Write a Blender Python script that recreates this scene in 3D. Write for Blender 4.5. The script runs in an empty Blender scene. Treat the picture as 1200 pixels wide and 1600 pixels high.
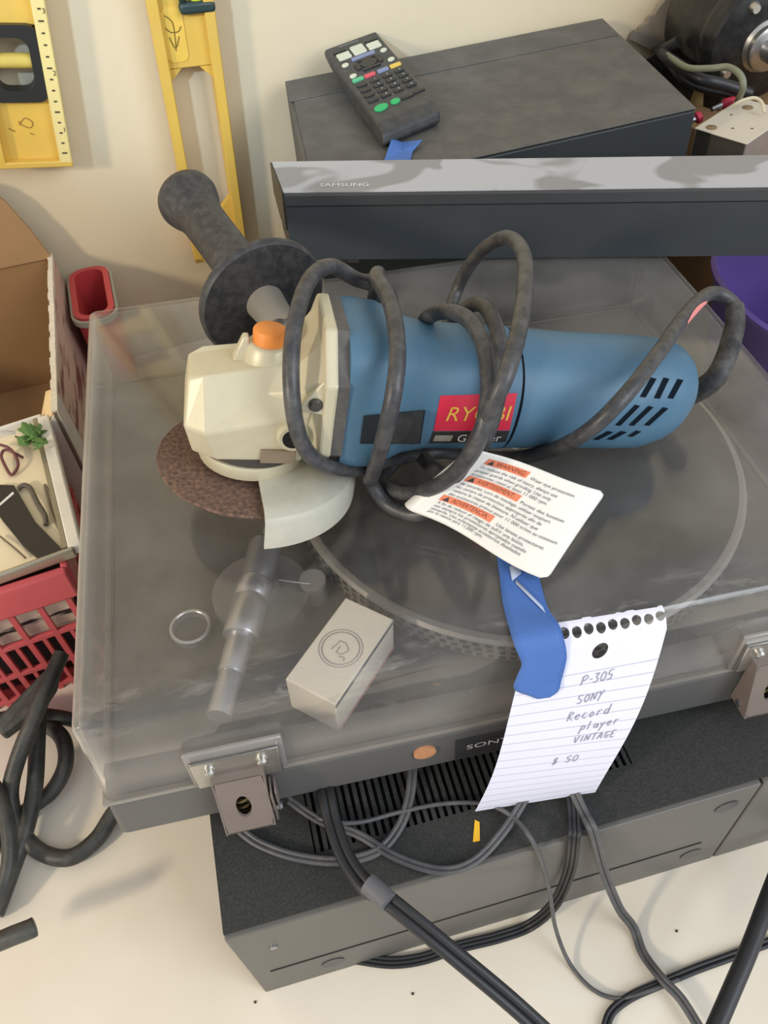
import bpy, bmesh, math, random
from mathutils import Vector, Matrix
from mathutils.bvhtree import BVHTree
random.seed(7)
SC = bpy.context.scene
COL = SC.collection

# ------------------------------------------------------------------ camera
F_PX = 1270.81
CAM = Vector((0.1366, -0.1979, 0.6005))
YAW, PITCH, ROLL = 0.1435, 0.8458, -0.0992
_f = Vector((math.sin(YAW)*math.cos(PITCH), math.cos(YAW)*math.cos(PITCH), -math.sin(PITCH)))
_r0 = Vector((math.cos(YAW), -math.sin(YAW), 0)); _u0 = _r0.cross(_f)
RIGHT = _r0*math.cos(ROLL) + _u0*math.sin(ROLL)
UP = -_r0*math.sin(ROLL) + _u0*math.cos(ROLL)
FWD = _f
cam_d = bpy.data.cameras.new('camera'); cam = bpy.data.objects.new('camera', cam_d); COL.objects.link(cam)
cm = Matrix.Identity(4)
for i in range(3):
    cm[i][0] = RIGHT[i]; cm[i][1] = UP[i]; cm[i][2] = -FWD[i]; cm[i][3] = CAM[i]
cam.matrix_world = cm
cam_d.sensor_fit = 'VERTICAL'; cam_d.sensor_height = 36; cam_d.lens = F_PX/1600*36
cam_d.clip_start = 0.01; cam_d.clip_end = 50
SC.camera = cam

# ------------------------------------------------------------------ light
SC.view_settings.view_transform = 'Standard'; SC.view_settings.look = 'None'
SC.view_settings.gamma = 1.0; SC.view_settings.use_curve_mapping = False
SC.view_settings.exposure = 0.12
world = bpy.data.worlds.new('room_light'); SC.world = world; world.use_nodes = True
bg = world.node_tree.nodes['Background']; bg.inputs[0].default_value = (0.93, 0.95, 1.0, 1); bg.inputs[1].default_value = 0.62

def area(name, loc, target, sx, sy, power, color):
    d = bpy.data.lights.new(name, 'AREA'); d.shape = 'RECTANGLE'; d.size = sx; d.size_y = sy
    d.energy = power; d.color = color
    o = bpy.data.objects.new(name, d); COL.objects.link(o); o.location = loc
    o.rotation_euler = (Vector(target)-Vector(loc)).to_track_quat('-Z', 'Y').to_euler()
    return o
# open garage door behind and to the right of the viewer, and a small warm window to the left
area('door_daylight', (1.9, -1.6, 1.7), (0.3, 0.2, 0.2), 1.6, 1.8, 46, (0.86, 0.93, 1.0))
sp = bpy.data.lights.new('sun_glint_on_wall', 'SPOT'); sp.energy = 80; sp.spot_size = math.radians(18); sp.spot_blend = .5; sp.shadow_soft_size = .06; sp.color = (.52, .74, 1.0)
so_ = bpy.data.objects.new('sun_glint_on_wall', sp); COL.objects.link(so_); so_.location = (-.75, -.85, 1.25); so_.rotation_euler = (Vector((.16, .70, .455))-Vector(so_.location)).to_track_quat('-Z', 'Y').to_euler()
area('side_window_light', (-1.5, -0.75, 1.15), (0.1, 0.3, 0.15), 0.18, 0.25, 20, (1.0, 0.86, 0.66))

# ------------------------------------------------------------------ geometry of view rays
def ray(px, py):
    return FWD + RIGHT*((px-600)/F_PX) - UP*((py-800)/F_PX)
def at(px, py, z):
    """point of the horizontal plane at height z seen at a photo pixel"""
    d = ray(px, py); return CAM + d*((z-CAM.z)/d.z)
def on_plane(px, py, P, n):
    d = ray(px, py); P = Vector(P); n = Vector(n); return CAM + d*((P-CAM).dot(n)/d.dot(n))

# record player frame (stands slightly tilted on its feet)
TX, TY, TZ = -0.0045, 0.0447, 0.1516
M_T = Matrix.Translation((0, 0, TZ)) @ Matrix.Rotation(TX, 4, 'X') @ Matrix.Rotation(TY, 4, 'Y')
M_Ti = M_T.inverted()
TW, TD, HB, HC, DR = 0.4564, 0.36, 0.0399, 0.112, 0.0435
T_n = (M_T.to_3x3() @ Vector((0, 0, 1)))
def Tp(x, y, z): return M_T @ Vector((x, y, z))
def onT(px, py, z):
    """world point on the plane z (player frame)"""
    return on_plane(px, py, Tp(0, 0, z), T_n)
def onC(px, py, h): return onT(px, py, HC+h)       # h above the dust cover's top

# ------------------------------------------------------------------ materials
def lin(c):
    return tuple(((v/255)/12.92 if v/255 <= .04045 else ((v/255+.055)/1.055)**2.4) for v in c)
MATS = {}
def mat(name, col, rough=.55, metal=0., var=.12, vscale=60., bump=0., bscale=300., dust=0., dscale=90., spec=.5, emit=None):
    if name in MATS: return MATS[name]
    m = bpy.data.materials.new(name); m.use_nodes = True; nt = m.node_tree; N = nt.nodes; L = nt.links
    b = N['Principled BSDF']; b.inputs['Roughness'].default_value = rough; b.inputs['Metallic'].default_value = metal
    b.inputs['Specular IOR Level'].default_value = spec
    c = lin(col)
    tc = N.new('ShaderNodeTexCoord')
    no = N.new('ShaderNodeTexNoise'); no.inputs['Scale'].default_value = vscale; no.inputs['Detail'].default_value = 5
    L.new(tc.outputs['Object'], no.inputs['Vector'])
    mx = N.new('ShaderNodeMix'); mx.data_type = 'RGBA'
    mx.inputs[6].default_value = (*[v*(1-var) for v in c], 1); mx.inputs[7].default_value = (*[min(1, v*(1+var)) for v in c], 1)
    L.new(no.outputs['Fac'], mx.inputs[0]); out = mx.outputs[2]
    if dust > 0:
        n2 = N.new('ShaderNodeTexNoise'); n2.inputs['Scale'].default_value = dscale; n2.inputs['Detail'].default_value = 8; n2.inputs['Roughness'].default_value = .7
        L.new(tc.outputs['Object'], n2.inputs['Vector'])
        r = N.new('ShaderNodeMapRange'); r.inputs[1].default_value = .42; r.inputs[2].default_value = .75; r.inputs[3].default_value = 0; r.inputs[4].default_value = dust
        L.new(n2.outputs['Fac'], r.inputs[0])
        m2 = N.new('ShaderNodeMix'); m2.data_type = 'RGBA'; m2.inputs[7].default_value = (.36, .34, .30, 1)
        L.new(r.outputs[0], m2.inputs[0]); L.new(out, m2.inputs[6]); out = m2.outputs[2]
    L.new(out, b.inputs['Base Color'])
    if bump > 0:
        n3 = N.new('ShaderNodeTexNoise'); n3.inputs['Scale'].default_value = bscale; n3.inputs['Detail'].default_value = 3
        L.new(tc.outputs['Object'], n3.inputs['Vector'])
        bp = N.new('ShaderNodeBump'); bp.inputs['Strength'].default_value = bump; bp.inputs['Distance'].default_value = .001
        L.new(n3.outputs['Fac'], bp.inputs['Height']); L.new(bp.outputs[0], b.inputs['Normal'])
    MATS[name] = m; return m
def ramp_mat(name, c0, c1, scale, lo, hi, rough=.6, coord='Object', detail=6, metal=0, stretch=None):
    m = bpy.data.materials.new(name); m.use_nodes = True; nt = m.node_tree; N = nt.nodes; L = nt.links
    b = N['Principled BSDF']; b.inputs['Roughness'].default_value = rough; b.inputs['Metallic'].default_value = metal
    tc = N.new('ShaderNodeTexCoord'); no = N.new('ShaderNodeTexNoise'); no.inputs['Scale'].default_value = scale; no.inputs['Detail'].default_value = detail
    src = tc.outputs[coord]
    if stretch:
        mp = N.new('ShaderNodeMapping'); mp.inputs['Scale'].default_value = stretch; L.new(src, mp.inputs[0]); src = mp.outputs[0]
    L.new(src, no.inputs['Vector'])
    r = N.new('ShaderNodeMapRange'); r.inputs[1].default_value = lo; r.inputs[2].default_value = hi; L.new(no.outputs['Fac'], r.inputs[0])
    mx = N.new('ShaderNodeMix'); mx.data_type = 'RGBA'; mx.inputs[6].default_value = (*lin(c0), 1); mx.inputs[7].default_value = (*lin(c1), 1)
    L.new(r.outputs[0], mx.inputs[0]); L.new(mx.outputs[2], b.inputs['Base Color'])
    return m

BLACK = mat('black_plastic', (38, 39, 40), .5, dust=.12)
BLACK_R = mat('black_rubber', (40, 40, 41), .6, dust=.35, dscale=60)
DARK = mat('dark_void', (12, 12, 12), .8)
BASE_G = mat('grey_plinth', (92, 91, 89), .5, var=.05)
DECK_G = mat('deck_grey', (74, 72, 68), .55, var=.06, dust=.1)
RECV_T = mat('receiver_black_top', (38, 40, 39), .75, dust=.10, dscale=700, bump=.3, bscale=1500)
RECV_F = mat('receiver_grey_front', (98, 96, 91), .45, var=.06)
CHROME = mat('zinc_plate', (190, 188, 182), .28, .9, var=.08)
STEEL = mat('steel', (170, 172, 178), .3, .9, var=.08)
SILVER = mat('satin_silver', (186, 186, 190), .32, .75, var=.05)
HINGE = mat('hinge_brown_grey', (128, 116, 110), .55, .25, var=.12)
BRASS = mat('brass_spring', (120, 104, 70), .4, .8)
CREAM = mat('cast_cream_metal', (205, 197, 168), .42, .15, var=.06, dust=.25, dscale=35)
GUARDM = mat('guard_pale_metal', (204, 201, 184), .4, .15, var=.05, dust=.5, dscale=34)
BLUE = mat('teal_blue_plastic', (72, 112, 138), .5, var=.05, dust=.08, dscale=50)
RUBBERG = mat('grey_gasket', (78, 76, 74), .6, dust=.2)
GRIP = mat('grip_black', (48, 49, 52), .5, dust=.18, dscale=160)
ORANGE = mat('orange_button', (232, 142, 62), .45, var=.04)
RED = mat('label_red', (214, 44, 70), .4, var=.03)
YEL = mat('label_yellow', (236, 178, 74), .45, var=.03)
WHITE = mat('white_print', (225, 225, 222), .5, var=.02)
INK = mat('ink_grey', (104, 104, 112), .7, var=.05)
INKB = mat('ink_black', (58, 58, 60), .7, var=.05)
PENCIL = mat('pencil', (138, 138, 154), .8, var=.1)
TAGW = mat('tag_vinyl_white', (232, 230, 222), .45, var=.02)
TAGO = mat('tag_orange', (226, 128, 92), .5, var=.03)
TAPE = mat('blue_masking_tape', (70, 110, 180), .6, var=.1, bump=.3, bscale=900)
WALLM = mat('painted_wall', (216, 200, 168), .8, var=.05, vscale=6, bump=.6, bscale=45)
TABLE = ramp_mat('white_tabletop', (232, 224, 208), (218, 207, 188), 9, .35, .8, .5)
CARD = mat('cardboard', (164, 128, 88), .85, var=.1, vscale=30)
CARDIN = mat('cardboard_inside', (150, 116, 76), .9, var=.08, vscale=25)
TORN = mat('torn_cardboard', (226, 200, 150), .9, var=.15, vscale=200)
BOXPRINT = ramp_mat('printed_box_side', (206, 176, 160), (120, 70, 62), 34, .5, .62, .6, stretch=(1, .35, 1.6))
CRATE = mat('red_crate_plastic', (208, 92, 96), .4, var=.06)
REDBIN = mat('red_bin_plastic', (190, 66, 68), .4, var=.05)
PURPLE = mat('purple_plastic', (116, 94, 172), .45, var=.08)
YELLOWL = mat('yellow_level', (220, 180, 78), .42, var=.06, dust=.12, dscale=25)
YELLOWP = mat('pale_yellow_scale', (228, 208, 138), .5, var=.05)
DGREEN = mat('dark_green_plastic', (44, 62, 60), .45)
VIAL = mat('vial_fluid', (196, 200, 50), .15)
CHARB = mat('charcoal_case', (82, 81, 78), .6, var=.1, vscale=12, dust=.18, dscale=30)
CHARF = mat('charcoal_case_front', (44, 50, 52), .55, var=.08)
FABRIC = mat('soundbar_mesh', (50, 56, 60), .75, var=.15, vscale=25, bump=.3, bscale=2500)
MOTORB = mat('motor_gloss_black', (24, 25, 24), .25, dust=.06)
IVORY = mat('ivory_metal', (204, 196, 180), .45, var=.05)
GWIRE = mat('grey_green_wire', (126, 130, 110), .5)
PAPERW = mat('white_paper', (228, 226, 226), .8, var=.02)
BOXW = mat('cream_carton', (222, 212, 196), .75, var=.03)
PINK = mat('carton_pink', (214, 150, 150), .7)
LEAF = mat('green_leaf', (84, 122, 60), .6, var=.3, vscale=120)
CORD = mat('grey_black_cord', (56, 57, 60), .42, dust=.22, dscale=130)
LEADG = mat('grey_lead', (78, 78, 80), .45, var=.1, dust=.15)
LEADB = mat('black_lead', (36, 37, 39), .45, var=.1)

def cover_material():
    m = bpy.data.materials.new('dusty_smoked_acrylic'); m.use_nodes = True; nt = m.node_tree; N = nt.nodes; L = nt.links
    for n in list(N): N.remove(n)
    out = N.new('ShaderNodeOutputMaterial')
    tr = N.new('ShaderNodeBsdfTransparent'); tr.inputs[0].default_value = (.97, .967, .96, 1)
    gl = N.new('ShaderNodeBsdfGlossy'); gl.inputs['Roughness'].default_value = .07; gl.inputs[0].default_value = (1, 1, 1, 1)
    df = N.new('ShaderNodeBsdfDiffuse'); df.inputs[0].default_value = (.50, .475, .44, 1)
    tc = N.new('ShaderNodeTexCoord')
    n1 = N.new('ShaderNodeTexNoise'); n1.inputs['Scale'].default_value = 9; n1.inputs['Detail'].default_value = 7; n1.inputs['Roughness'].default_value = .65
    n2 = N.new('ShaderNodeTexNoise'); n2.inputs['Scale'].default_value = 420; n2.inputs['Detail'].default_value = 3
    L.new(tc.outputs['Object'], n1.inputs[0]); L.new(tc.outputs['Object'], n2.inputs[0])
    r1 = N.new('ShaderNodeMapRange'); r1.inputs[1].default_value = .35; r1.inputs[2].default_value = .72; r1.inputs[3].default_value = .018; r1.inputs[4].default_value = .115
    r2 = N.new('ShaderNodeMapRange'); r2.inputs[1].default_value = .71; r2.inputs[2].default_value = .79; r2.inputs[3].default_value = 0; r2.inputs[4].default_value = .22
    L.new(n1.outputs['Fac'], r1.inputs[0]); L.new(n2.outputs['Fac'], r2.inputs[0])
    sm0 = N.new('ShaderNodeMath'); sm0.operation = 'ADD'; L.new(r1.outputs[0], sm0.inputs[0]); L.new(r2.outputs[0], sm0.inputs[1])
    # scuffs and caked dust along the handled front fold and the left wall
    sx = N.new('ShaderNodeSeparateXYZ'); L.new(tc.outputs['Object'], sx.inputs[0])
    def mr(src, a, b_, c, d):
        q = N.new('ShaderNodeMapRange'); q.inputs[1].default_value = a; q.inputs[2].default_value = b_; q.inputs[3].default_value = c; q.inputs[4].default_value = d; L.new(src, q.inputs[0]); return q.outputs[0]
    def mm(op, p0, p1):
        q = N.new('ShaderNodeMath'); q.operation = op; q.use_clamp = True
        for i_, p_ in enumerate((p0, p1)):
            if isinstance(p_, float): q.inputs[i_].default_value = p_
            else: L.new(p_, q.inputs[i_])
        return q.outputs[0]
    n3 = N.new('ShaderNodeTexNoise'); n3.inputs['Scale'].default_value = 55; n3.inputs['Detail'].default_value = 9; n3.inputs['Roughness'].default_value = .75
    mp3 = N.new('ShaderNodeMapping'); mp3.inputs['Scale'].default_value = (.5, 1.6, 1.6); L.new(tc.outputs['Object'], mp3.inputs[0]); L.new(mp3.outputs[0], n3.inputs[0])
    scr = mr(n3.outputs['Fac'], .52, .75, 0, .42)
    fold = mm('MULTIPLY', mr(sx.outputs[1], .006, .034, 1, 0), mr(sx.outputs[2], HC-.014, HC-.004, 0, 1))
    left = mr(sx.outputs[0], .004, .016, .17, 0)
    sm_a = mm('ADD', sm0.outputs[0], mm('MULTIPLY', fold, scr)); sm_b = mm('ADD', sm_a, left)
    sm_ = type('o', (), {'outputs': [sm_b]})
    lw0 = N.new('ShaderNodeLayerWeight'); lw0.inputs[0].default_value = .5
    cs_ = N.new('ShaderNodeMath'); cs_.operation = 'SUBTRACT'; cs_.inputs[0].default_value = 1.04; L.new(lw0.outputs['Facing'], cs_.inputs[1])
    iv = N.new('ShaderNodeMath'); iv.operation = 'DIVIDE'; iv.inputs[0].default_value = 1.; L.new(cs_.outputs[0], iv.inputs[1])
    om = N.new('ShaderNodeMath'); om.operation = 'SUBTRACT'; om.inputs[0].default_value = 1.; L.new(sm_.outputs[0], om.inputs[1])
    pp = N.new('ShaderNodeMath'); pp.operation = 'POWER'; L.new(om.outputs[0], pp.inputs[0]); L.new(iv.outputs[0], pp.inputs[1])
    ad = N.new('ShaderNodeMath'); ad.operation = 'SUBTRACT'; ad.inputs[0].default_value = 1.; L.new(pp.outputs[0], ad.inputs[1])
    m1 = N.new('ShaderNodeMixShader'); L.new(ad.outputs[0], m1.inputs[0]); L.new(tr.outputs[0], m1.inputs[1]); L.new(df.outputs[0], m1.inputs[2])
    lw = N.new('ShaderNodeLayerWeight'); lw.inputs[0].default_value = .5
    pw5 = N.new('ShaderNodeMath'); pw5.operation = 'POWER'; pw5.inputs[1].default_value = 5; L.new(lw.outputs['Facing'], pw5.inputs[0])
    fr = N.new('ShaderNodeMath'); fr.operation = 'MULTIPLY_ADD'; fr.inputs[1].default_value = .9; fr.inputs[2].default_value = .03; L.new(pw5.outputs[0], fr.inputs[0])
    m2 = N.new('ShaderNodeMixShader'); L.new(fr.outputs[0], m2.inputs[0]); L.new(m1.outputs[0], m2.inputs[1]); L.new(gl.outputs[0], m2.inputs[2])
    L.new(m2.outputs[0], out.inputs[0]); return m
COVERM = cover_material()

# ------------------------------------------------------------------ mesh helpers
def thing(name, label, cat, M=None, group=None, loc=None):
    o = bpy.data.objects.new(name, None); COL.objects.link(o); o.empty_display_size = .02
    if M is not None: o.matrix_world = M
    if loc is not None: o.location = loc
    tag(o, label, cat, group); return o
def tag(o, label, cat, group=None):
    o['label'] = label; o['category'] = cat
    if group: o['group'] = group
    return o
def structure(o): o['kind'] = 'structure'; return o
def wmat(o):
    M = o.matrix_basis.copy() if o.parent is None else wmat(o.parent) @ o.matrix_basis
    return M

class MB:
    def __init__(s): s.v = []; s.f = []
    def add(s, vs, fs):
        b = len(s.v); s.v += [Vector(v) for v in vs]; s.f += [tuple(i+b for i in f) for f in fs]; return s
    def box(s, x0, x1, y0, y1, z0, z1, M=None):
        vs = [Vector((x, y, z)) for z in (z0, z1) for y in (y0, y1) for x in (x0, x1)]
        if M is not None: vs = [M @ v for v in vs]
        return s.add(vs, [(0, 2, 3, 1), (4, 5, 7, 6), (0, 1, 5, 4), (2, 6, 7, 3), (0, 4, 6, 2), (1, 3, 7, 5)])
    def loft(s, rings, cap=True, close=True):
        b = len(s.v); n = len(rings[0])
        for r in rings: s.v += [Vector(v) for v in r]
        m = n if close else n-1
        for k in range(len(rings)-1):
            for i in range(m):
                j = (i+1) % n; s.f.append((b+k*n+i, b+k*n+j, b+(k+1)*n+j, b+(k+1)*n+i))
        if cap:
            s.f.append(tuple(b+i for i in range(n))[::-1]); e = b+(len(rings)-1)*n; s.f.append(tuple(e+i for i in range(n)))
        return s
    def cyl(s, p0, p1, r0, r1=None, n=24, cap=True):
        return s.lathe(p0, p1, [(0, r0), (1, r0 if r1 is None else r1)], n, cap)
    def lathe(s, p0, p1, prof, n=32, cap=True):
        """profile of (fraction along p0-p1, radius)"""
        p0, p1 = Vector(p0), Vector(p1); a = (p1-p0); ax = a.normalized()
        q = ax.orthogonal().normalized(); w = ax.cross(q)
        rings = [[p0+a*t+(q*math.cos(2*math.pi*i/n)+w*math.sin(2*math.pi*i/n))*r for i in range(n)] for t, r in prof]
        return s.loft(rings, cap)
    def tube(s, pts, r, n=10, flat=1.0, sub=6, spline_=True, cap=True):
        P = spline(pts, sub) if spline_ else [Vector(p) for p in pts]
        rings = []; q = None
        for i, p in enumerate(P):
            t = (P[min(i+1, len(P)-1)]-P[max(i-1, 0)]).normalized()
            if q is None: q = t.orthogonal().normalized()
            q = (q-t*q.dot(t)).normalized(); w = t.cross(q)
            rr = r(i/(len(P)-1)) if callable(r) else r
            rings.append([p+(q*math.cos(2*math.pi*k/n)+w*math.sin(2*math.pi*k/n)*flat)*rr for k in range(n)])
        return s.loft(rings, cap)
    def prism(s, poly, z0, z1, M=None):
        n = len(poly); vs = [Vector((x, y, z)) for z in (z0, z1) for x, y in poly]
        if M is not None: vs = [M @ v for v in vs]
        return s.add(vs, [tuple(range(n))[::-1], tuple(range(n, 2*n))]+[(i, (i+1) % n, n+(i+1) % n, n+i) for i in range(n)])
    def build(s, name, m, parent=None, smooth=True, ang=38, bevel=0, seg=2, world=False, fix=True):
        me = bpy.data.meshes.new(name)
        vs = s.v
        if world and parent is not None:
            inv = wmat(parent).inverted(); vs = [inv @ v for v in vs]
        me.from_pydata([tuple(v) for v in vs], [], s.f)
        if fix:
            bm = bmesh.new(); bm.from_mesh(me); bmesh.ops.recalc_face_normals(bm, faces=bm.faces); bm.to_mesh(me); bm.free()
        me.materials.append(m)
        if smooth: me.shade_smooth(); me.set_sharp_from_angle(angle=math.radians(ang))
        o = bpy.data.objects.new(name, me); COL.objects.link(o)
        if parent is not None: o.parent = parent
        if bevel > 0:
            b = o.modifiers.new('bevel', 'BEVEL'); b.width = bevel; b.segments = seg; b.limit_method = 'ANGLE'; b.angle_limit = math.radians(35)
        return o
def spline(pts, sub=6):
    P = [Vector(p) for p in pts]; out = []
    for i in range(len(P)-1):
        a, b, c, d = P[max(i-1, 0)], P[i], P[i+1], P[min(i+2, len(P)-1)]
        for k in range(sub):
            t = k/sub
            out.append(.5*((2*b)+(c-a)*t+(2*a-5*b+4*c-d)*t*t+(3*b-a-3*c+d)*t**3))
    out.append(P[-1]); return out
def ell(cx, cy, rx, ry, n=24): return [(cx+rx*math.cos(2*math.pi*i/n), cy+ry*math.sin(2*math.pi*i/n)) for i in range(n)]
def rrect(x0, x1, y0, y1, r, n=5):
    out = []
    for cx, cy, a in ((x1-r, y1-r, 0), (x0+r, y1-r, 90), (x0+r, y0+r, 180), (x1-r, y0+r, 270)):
        for k in range(n+1):
            t = math.radians(a+90*k/n); out.append((cx+r*math.cos(t), cy+r*math.sin(t)))
    return out
def sup(hy, hz, n, cnt=40, zc=0., yc=0.):
    out = []
    for i in range(cnt):
        a = 2*math.pi*(i+.5)/cnt; c, s_ = math.cos(a), math.sin(a)
        out.append((yc+hy*math.copysign(abs(c)**(2/n), c), zc+hz*math.copysign(abs(s_)**(2/n), s_)))
    return out
def text_geo(s, size=1.0, shear=0.):
    """flat glyph mesh of a line of text, cap height about size, origin at the left of the baseline"""
    cu = bpy.data.curves.new('t', 'FONT'); cu.body = s; cu.size = size/.7; cu.shear = shear; cu.resolution_u = 3
    o = bpy.data.objects.new('t', cu); COL.objects.link(o)
    dg = bpy.context.evaluated_depsgraph_get(); me = bpy.data.meshes.new_from_object(o.evaluated_get(dg))
    vs = [v.co.copy() for v in me.vertices]; fs = [tuple(p.vertices) for p in me.polygons]
    bpy.data.objects.remove(o); bpy.data.curves.remove(cu); bpy.data.meshes.remove(me)
    return vs, fs
def text_width(vs): return max(v.x for v in vs) if vs else 0

# ================================================================== the place
# wall behind the table
WU = Vector((.995, .0995, 0)).normalized(); WN = Vector((-WU.y, WU.x, 0)); W0 = Vector((.2, .69, 0))
M_W = Matrix(((WU.x, WN.x, 0, W0.x), (WU.y, WN.y, 0, W0.y), (0, 0, 1, 0), (0, 0, 0, 1)))   # u along wall, n into wall, z
b = MB(); b.box(-2.2, 2.4, 0, .1, -.75, 1.8, M_W); structure(b.build('wall_back', WALLM))
b = MB(); b.box(-2.2, 2.4, -2.6, .0, -.77, -.75, M_W); structure(b.build('floor', mat('concrete_floor', (150, 146, 140), .8)))
t = thing('work_table', 'white laminate work table everything stands on, against the wall', 'table', M_W @ Matrix.Translation((0, 0, -.75)))
b = MB(); b.box(-1.1, 1.3, -1.15, -.004, .715, .75); b.build('tabletop', TABLE, t, bevel=.003)
for x in (-1.02, 1.22):
    for y in (-1.05, -.1):
        b = MB(); b.box(x-.03, x+.03, y-.03, y+.03, 0, .715); b.build('leg', STEEL, t)

# ------------------------------------------------------------------ receiver under the record player
RX, RY, RA, RH = .0473, -.0563, .0331, .1289
M_R = Matrix.Translation((RX, RY, 0)) @ Matrix.Rotation(RA, 4, 'Z')
t = thing('stereo_receiver', 'black stereo receiver with grey front face lying under the record player', 'receiver', M_R)
b = MB(); b.box(0, .44, .002, .30, .004, RH-.008); b.build('case', DARK, t)
# top sheet with a row of vent slots
sx0, sx1, sy0, sy1 = .056, .250, .028, .066
b = MB(); z0, z1 = RH-.002, RH
b.box(0, .44, 0, sy0, z0, z1); b.box(0, .44, sy1, .30, z0, z1); b.box(0, sx0, sy0, sy1, z0, z1); b.box(sx1, .44, sy0, sy1, z0, z1)
b.box(0, .002, 0, .30, .004, z0); b.box(.438, .44, 0, .30, .004, z0)
top = b.build('top_cover', RECV_T, t, smooth=False)
ns = 42; pitch_ = (sx1-sx0)/ns
sl = MB(); sl.box(0, pitch_*.55, sy0, sy1, z0, z1); slo = sl.build('slat', RECV_T, top, smooth=False)
slo.location.x = sx0+pitch_*.45*.5
for k in range(1, ns):
    c = slo.copy(); COL.objects.link(c); c.parent = top; c.location.x = sx0+pitch_*(k+.225)
fr = MB(); fr.box(0, .3167, -.003, .002, .0, RH-.0025); fro = fr.build('front_panel', RECV_F, t, bevel=.0008)
fr = MB(); fr.box(.3185, .44, -.003, .002, .0, RH-.0025); fr.build('front_panel', RECV_F, t, bevel=.0008)
g = MB(); g.box(.011, .298, -.0034, -.002, .0445, .0462); g.build('groove', DARK, fro)
for x, z in ((.048, .024), (.295, .026), (.300, .104)):
    g = MB(); g.cyl((x, -.0036, z), (x, -.002, z), .0075); g.build('recess', mat('recess_shade', (52, 52, 58), .3), fro)  # shade of the hollow is put into the disc's dark grey
g = MB(); g.cyl((.021, -.0042, .093), (.021, -.002, .093), .0022); g.build('screw', STEEL, fro)
for x in (.05, .39):
    for y in (.05, .25):
        b = MB(); b.cyl((x, y, 0), (x, y, .0045), .012); b.build('foot', BLACK_R, t)
b = MB(); b.prism([(0, 0), (.004, .0005), (.0048, .011), (.0022, .0125)], 0, .0006); p = at(741, 1304, RH)
o = b.build('paper_scrap', mat('yellow_scrap', (244, 190, 40), .6)); o.location = (p.x-.002, p.y-.004, RH+.0002); o.rotation_euler.z = -.2
tag(o, 'tiny yellow scrap lying on the receiver top below the note', 'scrap')

# ------------------------------------------------------------------ record player
rp = thing('record_player', 'grey record player under a dusty see-through lid, stacked on the receiver', 'record player', M_T)
def taper_box(b, z0, z1, ins=0.):
    q = []
    for z in (z0, z1):
        d = DR*z+ins; q += [(d, d, z), (TW-d, d, z), (TW-d, TD-d, z), (d, TD-d, z)]
    return b.add(q, [(0, 3, 2, 1), (4, 5, 6, 7), (0, 1, 5, 4), (1, 2, 6, 5), (2, 3, 7, 6), (3, 0, 4, 7)])
b = MB(); taper_box(b, 0, HB-.002); plinth = b.build('plinth', BASE_G, rp, bevel=.004)
b = MB(); taper_box(b, HB-.003, HB, .004); b.build('deck', DECK_G, rp, bevel=.001)
recv_top_local = lambda x, y: (M_Ti @ Vector((Tp(x, y, 0).x, Tp(x, y, 0).y, RH)))
for x in (.075, .40):
    for y in (.036, .20):
        w = Tp(x, y, 0); h = w.z-RH
        b = MB(); b.lathe((x, y, .002), (x, y, -h+.0003), [(0, .017), (.6, .017), (.8, .0165), (1, .013)]); b.build('foot', BLACK_R, rp)
# lid: tapered shell, open below
me = bpy.data.meshes.new('dust_cover'); bm = bmesh.new(); q = []
for z in (HB, HC):
    d = DR*z; q += [(d, d, z), (TW-d, d, z), (TW-d, TD-d, z), (d, TD-d, z)]
bv = [bm.verts.new(v) for v in q]
for f in ((4, 5, 6, 7), (0, 1, 5, 4), (1, 2, 6, 5), (2, 3, 7, 6), (3, 0, 4, 7)): bm.faces.new([bv[i] for i in f])
ed = [e for e in bm.edges if len(e.link_faces) == 2]
bmesh.ops.bevel(bm, geom=ed, offset=.006, segments=4, profile=.5, affect='EDGES')
bmesh.ops.recalc_face_normals(bm, faces=bm.faces); bm.to_mesh(me); bm.free()
me.materials.append(COVERM); me.shade_smooth(); me.set_sharp_from_angle(angle=math.radians(50))
lid = bpy.data.objects.new('dust_cover', me); COL.objects.link(lid); lid.parent = rp
s_ = lid.modifiers.new('thick', 'SOLIDIFY'); s_.thickness = .003; s_.offset = -1
lid['label'] = 'dusty clear acrylic lid'
# rim of the lid
b = MB(); d0 = DR*HB
for x0, x1, y0, y1 in ((d0-.0008, TW-d0+.0008, d0-.0008, d0+.0025), (d0-.0008, TW-d0+.0008, TD-d0-.0025, TD-d0+.0008), (d0-.0008, d0+.0025, d0+.0025, TD-d0-.0025), (TW-d0-.0025, TW-d0+.0008, d0+.0025, TD-d0-.0025)):
    b.box(x0, x1, y0, y1, HB-.0015, HB+.0012)
b.build('lid_rim', mat('rim_grey', (138, 133, 126), .4), lid)
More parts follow.
